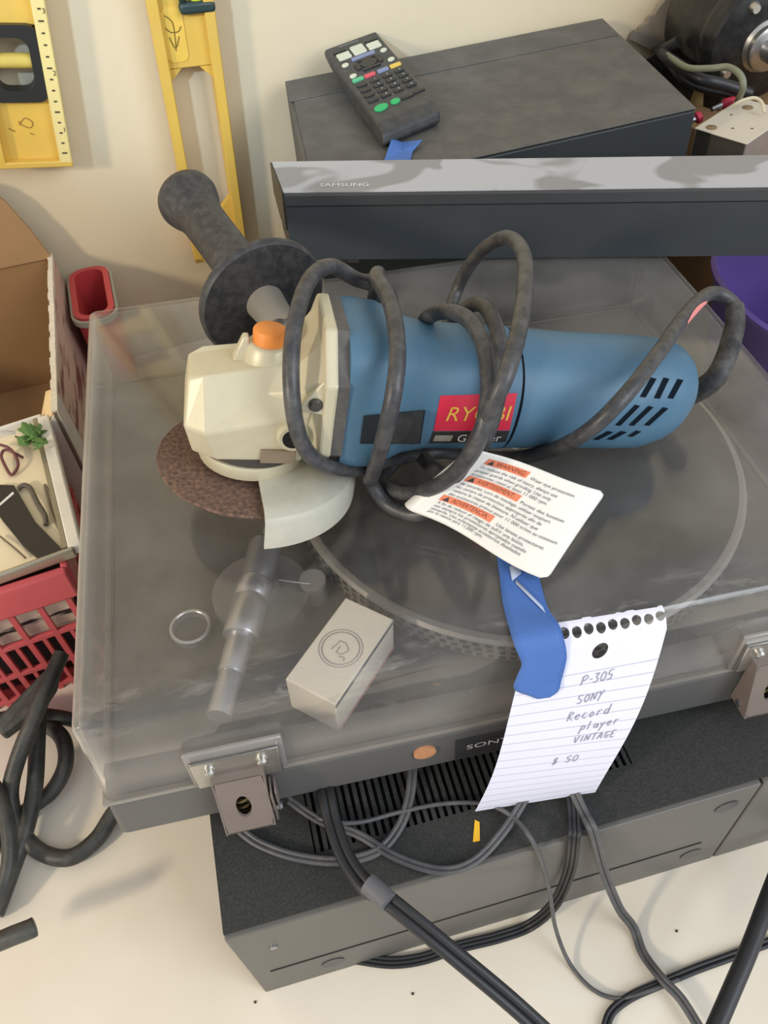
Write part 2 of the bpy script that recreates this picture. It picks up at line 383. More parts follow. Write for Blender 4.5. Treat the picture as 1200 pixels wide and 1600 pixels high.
# platter
pc = Vector((.283, .181)); pr_ = .155
b = MB(); b.lathe((pc.x, pc.y, HB), (pc.x, pc.y, HB+.02), [(0, pr_-.01), (.12, pr_-.002), (.2, pr_), (.9, pr_), (1, pr_-.002)], 96); plat = b.build('platter', mat('platter_metal', (138, 134, 130), .42, .35, var=.05), rp)
b = MB(); b.lathe((pc.x, pc.y, HB+.0198), (pc.x, pc.y, HB+.0225), [(0, pr_-.006), (.8, pr_-.006), (1, pr_-.008)], 96); b.build('mat', mat('platter_mat', (26, 26, 27), .75, dust=.04, dscale=60), plat)
b = MB(); b.cyl((pc.x, pc.y, HB+.02), (pc.x, pc.y, HB+.03), .0035); b.build('spindle', STEEL, plat)
b = MB()
for row, z, cnt in ((0, HB+.0065, 150), (1, HB+.0115, 140), (2, HB+.016, 130)):
    for k in range(cnt):
        a = 2*math.pi*k/cnt; R_ = pr_+.0003; w = .0019
        c_ = Vector((pc.x+R_*math.cos(a), pc.y+R_*math.sin(a), z)); tn = Vector((-math.sin(a), math.cos(a), 0))
        b.add([c_-tn*w-Vector((0, 0, .0015)), c_+tn*w-Vector((0, 0, .0015)), c_+tn*w+Vector((0, 0, .0015)), c_-tn*w+Vector((0, 0, .0015))], [(0, 1, 2, 3)])
o = b.build('strobe_dots', mat('strobe_dark', (40, 40, 40), .6), plat, smooth=False); o['kind'] = 'stuff'
# tonearm seen from behind: rear pillar, counterweight and arm
ta = bpy.data.objects.new('tonearm', None); COL.objects.link(ta); ta.parent = rp
A0 = Vector((.067, .026, .062)); A1 = Vector((.106, .140, .062)); ax_ = (A1-A0).normalized()
def al(t): return A0+ax_*t
b = MB(); b.lathe(al(0), al(.026), [(0, .0070), (.9, .0070), (1, .0066)]); b.build('rear_stub', SILVER, ta)
b = MB(); b.lathe(al(.026), al(.052), [(0, .0072), (.05, .0076), (.95, .0076), (1, .0072)]); b.build('counterweight_shaft', SILVER, ta)
b = MB(); b.lathe(al(.050), al(.090), [(0, .0100), (.03, .0106), (.62, .0106), (.64, .0100), (.68, .0100), (.70, .0106), (.97, .0106), (1, .0100)]); b.build('counterweight', SILVER, ta)
b = MB(); b.lathe(al(.090), al(.124), [(0, .008), (.15, .0102), (.85, .0102), (1, .006)]); b.build('bearing_housing', mat('grey_bearing', (120, 120, 122), .4, .4), ta)
b = MB(); b.tube([al(.118), al(.15), al(.19), al(.23)+Vector((.01, 0, 0)), al(.27)+Vector((.035, 0, 0))], .004, 12); b.build('arm_tube', SILVER, ta)
b = MB(); b.cyl((.098, .112, HB), (.098, .112, HB+.012), .03); b.cyl((.098, .112, HB+.012), (.098, .112, .062), .012); b.build('arm_pillar', mat('grey_bearing', (0, 0, 0)), ta)
b = MB(); w = [onT(430, 905, HB+.018), onT(455, 909, HB+.018), onT(485, 912, HB+.018)]; b.tube(w, .0006, 6); b.build('lift_rod', STEEL, ta, world=True)
pw = M_Ti @ onT(488, 905, HB+.018)
b = MB(); b.lathe((pw.x, pw.y, HB-.0005), (pw.x, pw.y, HB+.018), [(0, .008), (.8, .008), (.9, .0085), (1, .008)]); b.build('rest_post', SILVER, ta)
# plinth badges
nv = MB(); nv.box(.192, .262, -.0006, .004, .006, .027); npl = nv.build('name_plate', mat('badge_dark', (60, 60, 62), .4), rp); 
gv, gf = text_geo('SONY', .0052); sw = .026/text_width(gv)
b = MB(); b.add([Vector((.198+v.x*sw, -.0009, .0165+v.y)) for v in gv], gf); b.build('lettering', WHITE, npl, smooth=False, fix=False)
b = MB(); b.prism([(.174+x, .022+y) for x, y in ell(0, 0, .0065, .006)], -.0006, .002, Matrix(((1, 0, 0, 0), (0, 0, 1, 0), (0, 1, 0, 0), (0, 0, 0, 1)))); st = b.build('sticker', mat('sticker_orange', (196, 140, 100), .55, var=.25, vscale=500), rp)
# hinges
def hinge(x0):
    y = DR*.055
    h = bpy.data.objects.new('hinge', None); COL.objects.link(h); h.parent = rp; h.location = (x0, 0, 0)
    b = MB(); b.box(0, .0455, y-.004, y-.0015, .0405, .068); b.box(0, .0455, y-.004, y+.004, .066, .068); b.build('hinge_plate', CHROME, h, bevel=.0008)
    b = MB(); b.box(-.0025, .048, y-.0015, y+.0015, .041, .0735); b.build('gasket', mat('hinge_gasket', (150, 146, 142), .3, .3), h, bevel=.001)
    for sx in (.009, .036):
        b = MB(); b.lathe((sx, y-.003, .0595), (sx, y-.0072, .0595), [(0, .0034), (.35, .0034), (.4, .0026), (.75, .0028), (1, .0018)], 18); b.build('screw', CHROME, h)
    # bracket: bent sheet box with an oval window
    X0, X1, Y0, Y1, Z0, Z1 = .009, .0345, -.0125, -.0006, .010, .052
    b = MB()
    ov = ell((X0+X1)/2-.0005, .030, .0040, .0085, 24); rc = []
    for i in range(24):
        a = 2*math.pi*i/24; c, s2 = math.cos(a), math.sin(a); k = min((X1-X0)/2/max(abs(c), 1e-6), (Z1-Z0)/2/max(abs(s2), 1e-6))
        rc.append(((X0+X1)/2+c*k, (Z0+Z1)/2+s2*k))
    sh = .003
    b.loft([[(x, Y0, z) for x, z in ov], [(x, Y0, z) for x, z in rc]], cap=False)
    b.loft([[(x, Y0, z) for x, z in ov], [(x, Y0+.0016, z) for x, z in ov]], cap=False)
    b.box(X0, X1, Y0, Y1, Z1-.001, Z1); b.box(X0, X1, Y0, Y1, Z0, Z0+.001); b.box(X0-.0008, X0, Y0-.0002, Y1, Z0, Z1); b.box(X1, X1+.0008, Y0, Y1, Z0, Z1)
    for v in b.v:
        if v.y < -.009: v.y += .0065-.0105*(Z1-v.z)/(Z1-Z0)
    b.build('hinge_bracket', HINGE, h)
    b = MB(); b.tube([(X0+.007+.006*math.cos(a*.9)*0+.0045+.0045*math.cos(a), -.006+.003*math.sin(a), .012+.0011*a) for a in [k*.6 for k in range(40)]], .0008, 6, sub=2); b.build('spring', BRASS, h)
    b = MB(); b.box(X1+.0016, X1+.0028, -.0125, -.001, .006, .037); b.box(X1+.004, X1+.005, -.011, -.001, .014, .037); b.build('side_ear', HINGE, h, bevel=.0004)
    b = MB(); b.cyl((X0-.002, -.008, .014), (X1+.006, -.008, .014), .0022, n=12); b.build('pivot_pin', STEEL, h)
    return h
hinge(.0505); hinge(.3565)

# small things inside the lid
def carton():
    t = thing('paper_carton', 'small white folded carton with a drawn circle logo inside the lid', 'carton', M_T)
    z = HB+.0305
    c4 = [M_Ti @ onT(x, y, z) for x, y in ((540, 933), (617, 966), (535, 1078), (452, 1052))]
    # prismatic box: rectangle from fitted corners
    o = c4[0]; ey_ = ((c4[3]-c4[0])).normalized(); ln = .062
    exx = Vector((-ey_.y, ey_.x, 0)); wd = .032
    P = [o, o+exx*wd, o+exx*wd+ey_*ln, o+ey_*ln]
    b = MB(); b.prism([(v.x, v.y) for v in P], HB+.0003, z); b.build('carton_body', BOXW, t, bevel=.0008)
    b = MB(); n2 = exx
    e0 = P[1]-ey_*.0; 
    # dark edge strip and pink lower strip on the long right side
    for za, zb, m, nm in ((z-.0035, z-.0008, mat('carton_print', (110, 108, 112), .7), 'edge_print'), (HB+.001, HB+.003, PINK, 'pink_print')):
        q = [P[1]+exx*.0003, P[2]+exx*.0003]
        bb = MB(); bb.add([(q[0].x, q[0].y, za), (q[1].x, q[1].y, za), (q[1].x, q[1].y, zb), (q[0].x, q[0].y, zb)], [(0, 1, 2, 3)]); bb.build(nm, m, t, smooth=False)
    cc = o+exx*wd*.5+ey_*ln*.5; b = MB()
    for R_, w_ in ((.0105, .00035), (.0122, .00025)):
        b.loft([[(cc.x+(R_+s3)*math.cos(a), cc.y+(R_+s3)*math.sin(a), z+.0002) for a in [2*math.pi*k/40 for k in range(40)]] for s3 in (-w_, w_)], cap=False)
    strokes = [[(-.3, .5), (-.5, -.35)], [(-.35, .45), (.1, .5), (.55, .1), (.3, -.4), (-.1, -.4), (-.1, .1)], [(.2, -.6), (.6, -.5), (.65, -.75)]]
    for sst in strokes:
        for u_, v_ in zip(sst[:-1], sst[1:]):
            a_ = cc+(exx*u_[0]-ey_*u_[1])*.0085; c_ = cc+(exx*v_[0]-ey_*v_[1])*.0085; d_ = (c_-a_).normalized(); nn = Vector((-d_.y, d_.x, 0))*.00028
            b.add([(a_+nn)[:2]+(z+.0002,), (a_-nn)[:2]+(z+.0002,), (c_-nn)[:2]+(z+.0002,), (c_+nn)[:2]+(z+.0002,)], [(0, 1, 2, 3)])
    b.build('circle_logo', mat('logo_grey', (150, 144, 138), .8), t, smooth=False)
carton()
pw = M_Ti @ onT(297, 978, HB+.006)
t = thing('adapter_ring', 'small silver ring lying on the deck at the left inside the lid', 'ring', M_T)
b = MB(); n = 40
prof = [(.0105, 0), (.0125, 0), (.0127, .0055), (.012, .006), (.0110, .006), (.0105, .0055)]
rings = [[(pw.x+rr*math.cos(2*math.pi*k/n), pw.y+rr*math.sin(2*math.pi*k/n), HB+.0002+zz) for k in range(n)] for rr, zz in prof+prof[:1]]
b.loft(rings, cap=False); b.build('ring_band', SILVER, t)

# ------------------------------------------------------------------ blue tape and price note
def strip_mesh(name, grid, m, parent=None, thick=.0004, world=True, uv=False, holes=None):
    R_, C_ = len(grid), len(grid[0]); b = MB(); b.v = [Vector(p) for row in grid for p in row]
    for i in range(R_-1):
        for j in range(C_-1): b.f.append((i*C_+j, i*C_+j+1, (i+1)*C_+j+1, (i+1)*C_+j))
    o = b.build(name, m, parent, world=world, ang=60, fix=False)
    if uv:
        l = o.data.uv_layers.new(name='uv')
        for poly in o.data.polygons:
            for li, vi in zip(poly.loop_indices, poly.vertices): l.data[li].uv = ((vi % C_)/(C_-1), (vi//C_)/(R_-1))
    s2 = o.modifiers.new('thick', 'SOLIDIFY'); s2.thickness = thick; s2.offset = 0
    return o
NTL, NTR = Tp(.2225, .0115, HC+.0016), Tp(.2985, .0075, HC+.0016)
NBL, NBR = at(742, 1268, .1345), at(930, 1238, .1345)
def note_pt(s, t):
    """s across, t down; sheet leaves the lid's front edge and hangs"""
    top = NTL.lerp(NTR, s); bot = NBL.lerp(NBR, s)
    e = Tp(.2225+.076*s, -.0018, HC-.006)             # just over the rounded edge
    if t < .09: 
        k = t/.09; p = top.lerp(e, k)+T_n*(.0022*math.sin(math.pi*k))
    else:
        k = (t-.09)/.91; p = e.lerp(bot, k)
        p += Vector((0, -1, 0))*(.010*math.sin(math.pi*k)*(.55+.45*s))
        p += Vector((1, 0, 0))*(-.0045*math.sin(math.pi*k)*s+.002*math.sin(2*math.pi*k)*(s-.3))
    return p
def note_material():
    m = bpy.data.materials.new('ruled_paper'); m.use_nodes = True; nt = m.node_tree; N = nt.nodes; L = nt.links; bs = N['Principled BSDF']; bs.inputs['Roughness'].default_value = .8
    tc = N.new('ShaderNodeTexCoord'); sp = N.new('ShaderNodeSeparateXYZ'); L.new(tc.outputs['UV'], sp.inputs[0])
    mu = N.new('ShaderNodeMath'); mu.operation = 'MULTIPLY'; mu.inputs[1].default_value = 19.5; L.new(sp.outputs[1], mu.inputs[0])
    fr = N.new('ShaderNodeMath'); fr.operation = 'FRACT'; L.new(mu.outputs[0], fr.inputs[0])
    lt = N.new('ShaderNodeMath'); lt.operation = 'LESS_THAN'; lt.inputs[1].default_value = .085; L.new(fr.outputs[0], lt.inputs[0])
    gt = N.new('ShaderNodeMath'); gt.operation = 'GREATER_THAN'; gt.inputs[1].default_value = .175; L.new(sp.outputs[1], gt.inputs[0])
    an = N.new('ShaderNodeMath'); an.operation = 'MULTIPLY'; L.new(lt.outputs[0], an.inputs[0]); L.new(gt.outputs[0], an.inputs[1])
    mx = N.new('ShaderNodeMix'); mx.data_type = 'RGBA'; mx.inputs[6].default_value = (*lin((226, 226, 240)), 1); mx.inputs[7].default_value = (*lin((186, 188, 206)), 1)
    L.new(an.outputs[0], mx.inputs[0]); L.new(mx.outputs[2], bs.inputs['Base Color']); return m
nt_ = thing('price_note', 'white ruled notepad sheet with handwritten price, taped to the lid front', 'note', loc=tuple(NTL))
NS, NT = 110, 190
grid_uv = [[(j/(NS-1), i/(NT-1)) for j in range(NS)] for i in range(NT)]
PWm, PHm = .073, .128
holes = [(.30+.083*k, .045+(.004 if k % 2 else 0), .0024) for k in range(9)]+[(.545, .125, .0040)]
def torn(s): return .012*math.sin(s*23)+.008*math.sin(s*61+1)
b = MB(); idx = {}
for i in range(NT):
    for j in range(NS):
        s, tt = grid_uv[i][j]
        if i == 0: tt = max(0, .008+torn(s)*.9)
        for hx, hy, hr in holes:
            dx, dy = (s-hx)*PWm, (tt-hy)*PHm; d_ = math.hypot(dx, dy)
            if hr*.62 < d_ < hr*1.22: s, tt = hx+dx/d_*hr/PWm, hy+dy/d_*hr/PHm
        idx[i, j] = len(b.v); b.v.append(note_pt(s, tt)); grid_uv[i][j] = (s, tt)
for i in range(NT-1):
    for j in range(NS-1):
        q = [(i, j), (i, j+1), (i+1, j+1), (i+1, j)]; cs = sum(grid_uv[a][c][0] for a, c in q)/4; ct = sum(grid_uv[a][c][1] for a, c in q)/4
        if any(math.hypot((cs-hx)*PWm, (ct-hy)*PHm) < hr*.93 for hx, hy, hr in holes): continue
        b.f.append(tuple(idx[k] for k in q))
sheet = b.build('sheet', note_material(), nt_, world=True, ang=60, fix=False)
l = sheet.data.uv_layers.new(name='uv')
for poly in sheet.data.polygons:
    for li, vi in zip(poly.loop_indices, poly.vertices): l.data[li].uv = grid_uv[vi//NS][vi % NS]
LET = {
 'P': [[(0, 0), (.12, 1)], [(.0, .8), (.35, 1.05), (.6, .8), (.35, .5), (.1, .5)]], '-': [[(.1, .45), (.4, .48)]],
 '3': [[(.05, .95), (.5, .98), (.25, .6), (.5, .35), (.3, .0), (0, .1)]], '0': [[(.3, 1), (.05, .6), (.15, .05), (.45, .1), (.55, .7), (.3, 1)]],
 '5': [[(.55, 1), (.15, .98), (.1, .55), (.45, .5), (.4, .05), (0, .05)]], 'S': [[(.5, .9), (.15, .95), (.1, .6), (.45, .4), (.4, .05), (0, .05)]],
 'O': [[(.3, .9), (.05, .5), (.2, .02), (.5, .3), (.45, .8), (.3, .9)]], 'N': [[(0, 0), (.1, .9), (.4, .1), (.55, 1)]], 'Y': [[(.05, 1), (.25, .55), (.55, 1)], [(.25, .55), (.1, -.2)]],
 'R': [[(.05, 0), (.12, 1), (.5, .85), (.15, .5), (.55, 0)]], 'e': [[(.05, .3), (.45, .4), (.3, .62), (.05, .35), (.2, .02), (.5, .1)]], 'c': [[(.45, .55), (.2, .6), (.05, .25), (.25, .0), (.5, .1)]],
 'o': [[(.25, .6), (.05, .3), (.2, 0), (.45, .3), (.25, .6)]], 'r': [[(.08, 0), (.12, .6)], [(.1, .4), (.3, .6), (.5, .55)]], 'd': [[(.45, .5), (.15, .55), (.05, .15), (.35, .05), (.5, .5)], [(.52, 1.1), (.46, 0)]],
 'p': [[(.0, -.45), (.12, .6)], [(.1, .5), (.4, .6), (.45, .2), (.12, .1)]], 'l': [[(.2, 1.1), (.12, 0)]], 'a': [[(.45, .5), (.15, .55), (.05, .15), (.35, .05), (.45, .5), (.5, 0)]], 'y': [[(.05, .6), (.2, .15), (.5, .6)], [(.28, .2), (.05, -.5)]],
 'V': [[(0, .9), (.2, 0), (.5, 1)]], 'I': [[(.15, .9), (.12, 0)]], 'T': [[(0, .9), (.6, 1)], [(.3, .95), (.25, 0)]], 'A': [[(0, 0), (.3, .95), (.5, 0)], [(.1, .35), (.5, .4)]], 'G': [[(.55, .85), (.2, .9), (.05, .35), (.3, 0), (.5, .2), (.3, .4), (.6, .42)]],
 'E': [[(.5, .95), (.12, .9), (.08, 0), (.5, .05)], [(.1, .45), (.4, .5)]], '$': [[(.5, .85), (.15, .85), (.15, .5), (.45, .45), (.4, .1), (0, .1)], [(.35, 1.1), (.2, -.15)]]}
def scribble(txt, s0, t0, size, adv=.72, slope=0.):
    b = MB(); x = 0
    for ch in txt:
        if ch != ' ':
            for st in LET[ch]:
                pts = spline([(u_, v_, 0) for u_, v_ in st], 3) if len(st) > 2 else [Vector((u_, v_, 0)) for u_, v_ in st]
                W_ = []
                for q in pts:
                    s = s0+(x+q.x*.95)*size/PWm; tt = t0-(q.y*size+slope*(x+q.x)*size)/PHm
                    e_ = .002; p0 = note_pt(s, tt); n_ = (note_pt(s+e_, tt)-p0).cross(note_pt(s, tt+e_)-p0).normalized()
                    if n_.dot(CAM-p0) < 0: n_ = -n_
                    W_.append((p0+n_*.00035, n_))
                for (a, na), (c, nc) in zip(W_[:-1], W_[1:]):
                    d_ = (c-a); 
                    if d_.length < 1e-7: continue
                    sd = na.cross(d_.normalized())*.00022; b.add([a-sd, c-sd, c+sd, a+sd], [(0, 1, 2, 3)])
        x += adv if ch not in 'I-' else .5
    return b.build('handwriting', PENCIL, nt_, smooth=False, world=True, fix=False)
scribble('P-305', .47, .262, .0050, slope=.06); scribble('SONY', .48, .347, .0050, slope=.08); scribble('Record', .45, .428, .0054, slope=.07)
scribble('player', .58, .488, .0050, slope=.08); scribble('VINTAGE', .57, .553, .0048, .75, slope=.05); scribble('$ 50', .47, .68, .0052, .75, slope=.06)
# tape strip: down the lid's top, over the edge, onto the note
def tape_pts():
    rows = []
    for (xl, yl), (xr, yr) in (((776, 868), (838, 880)), ((781, 905), (843, 905)), ((786, 945), (856, 950))):
        rows.append([onC(xl, yl, .0008), onC(xr, yr, .0008)])
    rows.append([Tp(.2185, .0075, HC+.0022), Tp(.2430, .0075, HC+.0036)])
    rows.append([Tp(.2190, .001, HC-.0008), Tp(.2435, .000, HC+.0002)])
    for s0, s1, t in ((-.01, .30, .11), (-.02, .31, .16), (-.02, .31, .22)):
        rows.append([note_pt(s0, t)+Vector((0, -.0009, .0006)), note_pt(s1, t)+Vector((0, -.0009, .0006))])
    rows.append([note_pt(.10, .262)+Vector((0, -.0012, .0006)), note_pt(.30, .255)+Vector((0, -.002, .0006))])
    rows.append([note_pt(.17, .285)+Vector((0, -.0012, .0006)), note_pt(.25, .28)+Vector((0, -.002, .0006))])
    return rows
rows = tape_pts(); L_, R__ = spline([r[0] for r in rows], 4), spline([r[1] for r in rows], 4)
tp = thing('masking_tape', 'strip of blue masking tape holding the ruled note to the lid', 'tape', loc=tuple(rows[0][0]))
strip_mesh('tape_strip', [[a.lerp(c, k/6) for k in range(7)] for a, c in zip(L_, R__)], TAPE, tp, .0004)
q = [onC(796, 886, .0013), onC(808, 880, .0016), onC(815, 896, .0016), onC(800, 908, .0013)]
b = MB(); b.add(q, [(0, 1, 2, 3)]); b.add([onC(806, 905, .0014), onC(848, 948, .0016), onC(852, 958, .0016), onC(806, 912, .0013)], [(0, 1, 2, 3)])
o = b.build('torn_flake', mat('tape_pale', (176, 188, 214), .8), tp, world=True); s2 = o.modifiers.new('thick', 'SOLIDIFY'); s2.thickness = .0003

# ------------------------------------------------------------------ angle grinder
M_G = M_T @ (Matrix.Translation((.1176, .1445, HC+.0754)) @ Matrix.Rotation(-.068, 4, 'Z') @ Matrix.Rotation(.1851, 4, 'Y') @ Matrix.Rotation(-.1175, 4, 'X'))
M_Gi = M_G.inverted()
def G(x, y, z): return M_G @ Vector((x, y, z))
gr = thing('angle_grinder', 'blue angle grinder with cream gear head and coiled black cord on the lid', 'grinder', M_G)
# gear head
def headring(nose, shoulder, back):
    """each (x, half width, z)"""
    (xn, yn, zn), (xs, ys, zs), (xb, yb, zb) = nose, shoulder, back
    return [(xn, -yn, zn), (xs, -ys, zs), (xb, -yb, zb), (xb, yb, zb), (xs, ys, zs), (xn, yn, zn)]
b = MB(); b.loft([headring((-.0325, .021, -.032), (-.020, .0285, -.032), (.024, .0285, -.032)), headring((-.0365, .0235, -.015), (-.026, .0315, -.0135), (.026, .0325, .0005)),
                  headring((-.0345, .0125, .0065), (-.027, .0145, .0105), (.028, .0125, .0195))])
head = b.build('gear_head', CREAM, gr, smooth=False, bevel=.0016, seg=3)
b = MB(); b.box(.002, .020, -.0312, -.0290, -.0315, -.0235); b.build('brown_patch', mat('patch_brown', (150, 134, 112), .5, .4, var=.25, vscale=120), head, bevel=.0004)  # small brown-grey patch box low on the near side of the head
# neck growing to the flange
def oct_(x, hy, hz, c=.45, zc=0.):
    return [(x, -hy, zc-hz*(1-c)), (x, -hy, zc+hz*(1-c)), (x, -hy*(1-c), zc+hz), (x, hy*(1-c), zc+hz), (x, hy, zc+hz*(1-c)), (x, hy, zc-hz*(1-c)), (x, hy*(1-c), zc-hz), (x, -hy*(1-c), zc-hz)]
FX = .0305
b = MB(); b.loft([oct_(.004, .022, .020, .4, -.008), oct_(.018, .027, .024, .4, -.006), oct_(FX-.001, .0335, .033, .42), oct_(FX, .0395, .041, .5), oct_(FX+.0065, .0395, .041, .5)])
flg = b.build('flange', CREAM, gr, smooth=False, bevel=.0015)
b = MB(); b.loft([oct_(FX+.0063, .0388, .0403, .5), oct_(FX+.012, .0388, .0403, .5)]); b.build('gasket', RUBBERG, gr, smooth=False)
# screw pockets: raised triangular lug with a sunk dark screw
for sy in (-1, 1):
    b = MB(); q = [(FX-.0125, sy*.0355, .0045), (FX+.0005, sy*.0385, .0035), (FX+.0005, sy*.0350, .0225)]; q2 = [(x, y-sy*.007, z-.001) for x, y, z in q]
    b.add(q+q2, [(0, 1, 2), (3, 5, 4), (0, 3, 4, 1), (1, 4, 5, 2), (2, 5, 3, 0)]); b.build('lug', CREAM, gr, smooth=False, bevel=.0008)
    b = MB(); b.lathe((FX-.0036, sy*.0345, .0085), (FX-.0036, sy*.0385, .0085), [(0, .0036), (.7, .0036), (1, .0026)], 16); b.build('screw', mat('dark_screw', (84, 80, 76), .4, .6), gr)
# threaded socket for the side handle on the near side
b = MB(); b.lathe((FX-.013, -.026, -.0135), (FX-.013, -.0348, -.0135), [(0, .0085), (.85, .0080), (1, .0072)], 24); b.build('socket_boss', CREAM, gr)
b = MB(); b.cyl((FX-.013, -.030, -.0135), (FX-.013, -.0350, -.0135), .0054); b.build('socket_hole', DARK, gr)
# lock button with its collar
b = MB(); b.lathe((.006, 0, .008), (.006, 0, .0225), [(0, .0145), (.4, .0135), (.8, .0122), (1, .0105)], 28); b.add([(-.0125, -.004, .012), (-.0125, .004, .012), (-.004, .004, .012), (-.004, -.004, .012), (-.0075, -.003, .0255), (-.0075, .003, .0255), (-.0045, .003, .0255), (-.0045, -.003, .0255)], [(0, 3, 2, 1), (4, 5, 6, 7), (0, 1, 5, 4), (1, 2, 6, 5), (2, 3, 7, 6), (3, 0, 4, 7)]); b.build('button_collar', CREAM, gr, bevel=.001)
b = MB(); b.lathe((.006, 0, .018), (.006, 0, .0300), [(0, .0086), (.88, .0086), (.96, .0081), (1, .0070)], 28); b.build('lock_button', ORANGE, gr)
# spindle collar, gap, wheel, guard
b = MB(); b.lathe((0, 0, -.0375), (0, 0, -.0315), [(0, .0285), (1, .0285)], 40); b.build('gap_band', mat('gap_dark', (66, 62, 58), .6), gr)
b = MB(); b.lathe((-.001, 0, -.0475), (-.001, 0, -.0368), [(0, .0255), (.2, .0285), (.85, .0300), (1, .0295)], 40); b.build('clamp_collar', CREAM, gr)
ZD, RD, RG, HS = -.0508, .0519, .0593, .0203
WHEEL = ramp_mat('abrasive_brown', (126, 99, 83), (84, 66, 58), 420, .35, .65, .9)
b = MB(); b.lathe((0, 0, ZD-.0028), (0, 0, ZD+.0006), [(0, .012), (.1, .040), (.35, RD-.0006), (.75, RD), (1, RD-.0006)], 72); wh = b.build('grinding_wheel', WHEEL, gr)
b = MB(); b.lathe((0, 0, ZD-.010), (0, 0, ZD-.0015), [(0, .014), (1, .016)], 24); b.build('clamp_nut', mat('dark_screw', (0, 0, 0)), wh)
def guard():
    a0, a1 = math.radians(-86), math.radians(96); n = 48
    prof = [(.020, ZD+.0062), (.048, ZD+.0062), (RG-.006, ZD+.0056), (RG-.002, ZD+.0035), (RG, ZD-.0005), (RG, ZD+.005-HS), (RG-.0014, ZD+.005-HS), (RG-.0016, ZD-.001), (RG-.007, ZD+.0040), (.020, ZD+.0046)]
    rings = [[(r_*math.cos(a0+(a1-a0)*k/n), r_*math.sin(a0+(a1-a0)*k/n), z_) for r_, z_ in prof] for k in range(n+1)]
    b = MB(); b.loft(rings, cap=True); return b.build('wheel_guard', GUARDM, gr, ang=30)
guard()
# motor housing and rear handle
def body(secs, name, m, par):
    b = MB(); b.loft([[(x, y, z) for y, z in sup(hy, hz, nn, 44, zc)] for x, hy, hz, nn, zc in secs]); return b.build(name, m, par, ang=45)
hous = body([(FX+.0118, .0378, .0392, 4.2, 0), (FX+.016, .0382, .0397, 4.0, 0), (.062, .0375, .039, 3.6, 0), (.078, .0328, .0340, 2.8, 0), (.092, .0315, .0325, 2.5, 0), (.1345, .0320, .0325, 2.4, 0)], 'motor_housing', BLUE, gr)
b = MB(); b.loft([[(x, y, z) for y, z in sup(.0312, .0317, 2.3, 44)] for x in (.134, .1366)]); b.build('seam', DARK, gr)
hand = body([(.136, .0326, .0326, 2.2, 0), (.170, .0320, .0320, 2.1, 0), (.200, .0322, .0322, 2.1, 0), (.218, .0320, .0316, 2.1, .0004), (.230, .0300, .0288, 2.1, .0025), (.2375, .0265, .0248, 2.1, .0045), (.2425, .0215, .0195, 2.1, .0062), (.2452, .0145, .013, 2, .0075), (.2462, .006, .0055, 2, .008)], 'rear_handle', BLUE, gr)
def bvh(o):
    me = o.data; return BVHTree.FromPolygons([v.co for v in me.vertices], [tuple(p.vertices) for p in me.polygons])
B_h, B_r = bvh(hous), bvh(hand)
def ghit(tree, px, py):
    o = M_Gi @ CAM; d = (M_Gi.to_3x3() @ ray(px, py)).normalized(); loc, nor, i, dist = tree.ray_cast(o, d)
    return (loc, nor if nor.dot(d) < 0 else -nor) if loc else (None, None)
# paddle switch on the near side
def gpatch(tree, quad, off, nu=10, nv=6):
    """surface patch that follows the housing between four photo corners TL TR BR BL"""
    TL, TR, BR, BL = [Vector(q).to_2d() for q in quad]; rows_ = []
    for i in range(nv+1):
        row = []
        for j in range(nu+1):
            s, tt = j/nu, i/nv; q = TL.lerp(TR, s).lerp(BL.lerp(BR, s), tt); l_, n_ = ghit(tree, q.x, q.y); row.append(l_+n_*off if l_ else None)
        rows_.append(row)
    b = MB(); C_ = nu+1
    b.v = [p_ if p_ else Vector((0, 0, 0)) for row in rows_ for p_ in row]
    for i in range(nv):
        for j in range(nu):
            if all(rows_[a][c] is not None for a, c in ((i, j), (i, j+1), (i+1, j+1), (i+1, j))): b.f.append((i*C_+j, i*C_+j+1, (i+1)*C_+j+1, (i+1)*C_+j))
    return b
def gtext(tree, quad, txt, off, m, par, name='lettering', shear=0.):
    vs, fs = text_geo(txt, 1.0, shear); w_ = text_width(vs); TL, TR, BR, BL = [Vector(q).to_2d() for q in quad]; b = MB(); ok = True
    for v in vs:
        s, tt = v.x/w_, 1-v.y; q = TL.lerp(TR, s).lerp(BL.lerp(BR, s), tt); l_, n_ = ghit(tree, q.x, q.y)
        if l_ is None: ok = False; l_, n_ = Vector((0, 0, 0)), Vector((0, 0, 1))
        b.v.append(l_+n_*off)
    b.f = fs
    return b.build(name, m, par, smooth=False, fix=False) if ok else None
# vent slots in the tail
for (xa, ya), (xb, yb), w_ in (((1021, 590), (1004, 620), 9), ((1041, 590), (1026, 622), 9), ((1063, 592), (1047, 622), 9), ((996, 632), (965, 664), 8), ((1017, 634), (986, 664), 8), ((1040, 636), (1010, 664), 8), ((954, 673), (930, 686), 9), ((975, 673), (952, 686), 9), ((998, 672), (984, 681), 8)):
    q = gpatch(B_r, ((xa-w_/2, ya), (xa+w_/2, ya+2), (xb+w_/2, yb+1), (xb-w_/2, yb)), .0003, 3, 6)
    if q.f: q.build('vent_slot', mat('vent_dark', (16, 26, 36), .9, spec=.1), hand, smooth=False)
lb = gpatch(B_h, ((688, 618), (808, 614), (796, 672), (677, 673)), .0003).build('brand_label', RED, hous)
gtext(B_h, ((699, 635), (800, 633), (796, 656), (693, 657)), 'RYOBI', .0006, YEL, hous, shear=.15)
lb2 = gpatch(B_h, ((676, 674), (796, 673), (790, 690), (670, 692)), .0003, 10, 3).build('model_strip', mat('strip_dark', (48, 46, 44), .5), hous)
gtext(B_h, ((716, 678), (785, 677), (781, 688), (712, 689)), 'Grinder', .0006, WHITE, hous)
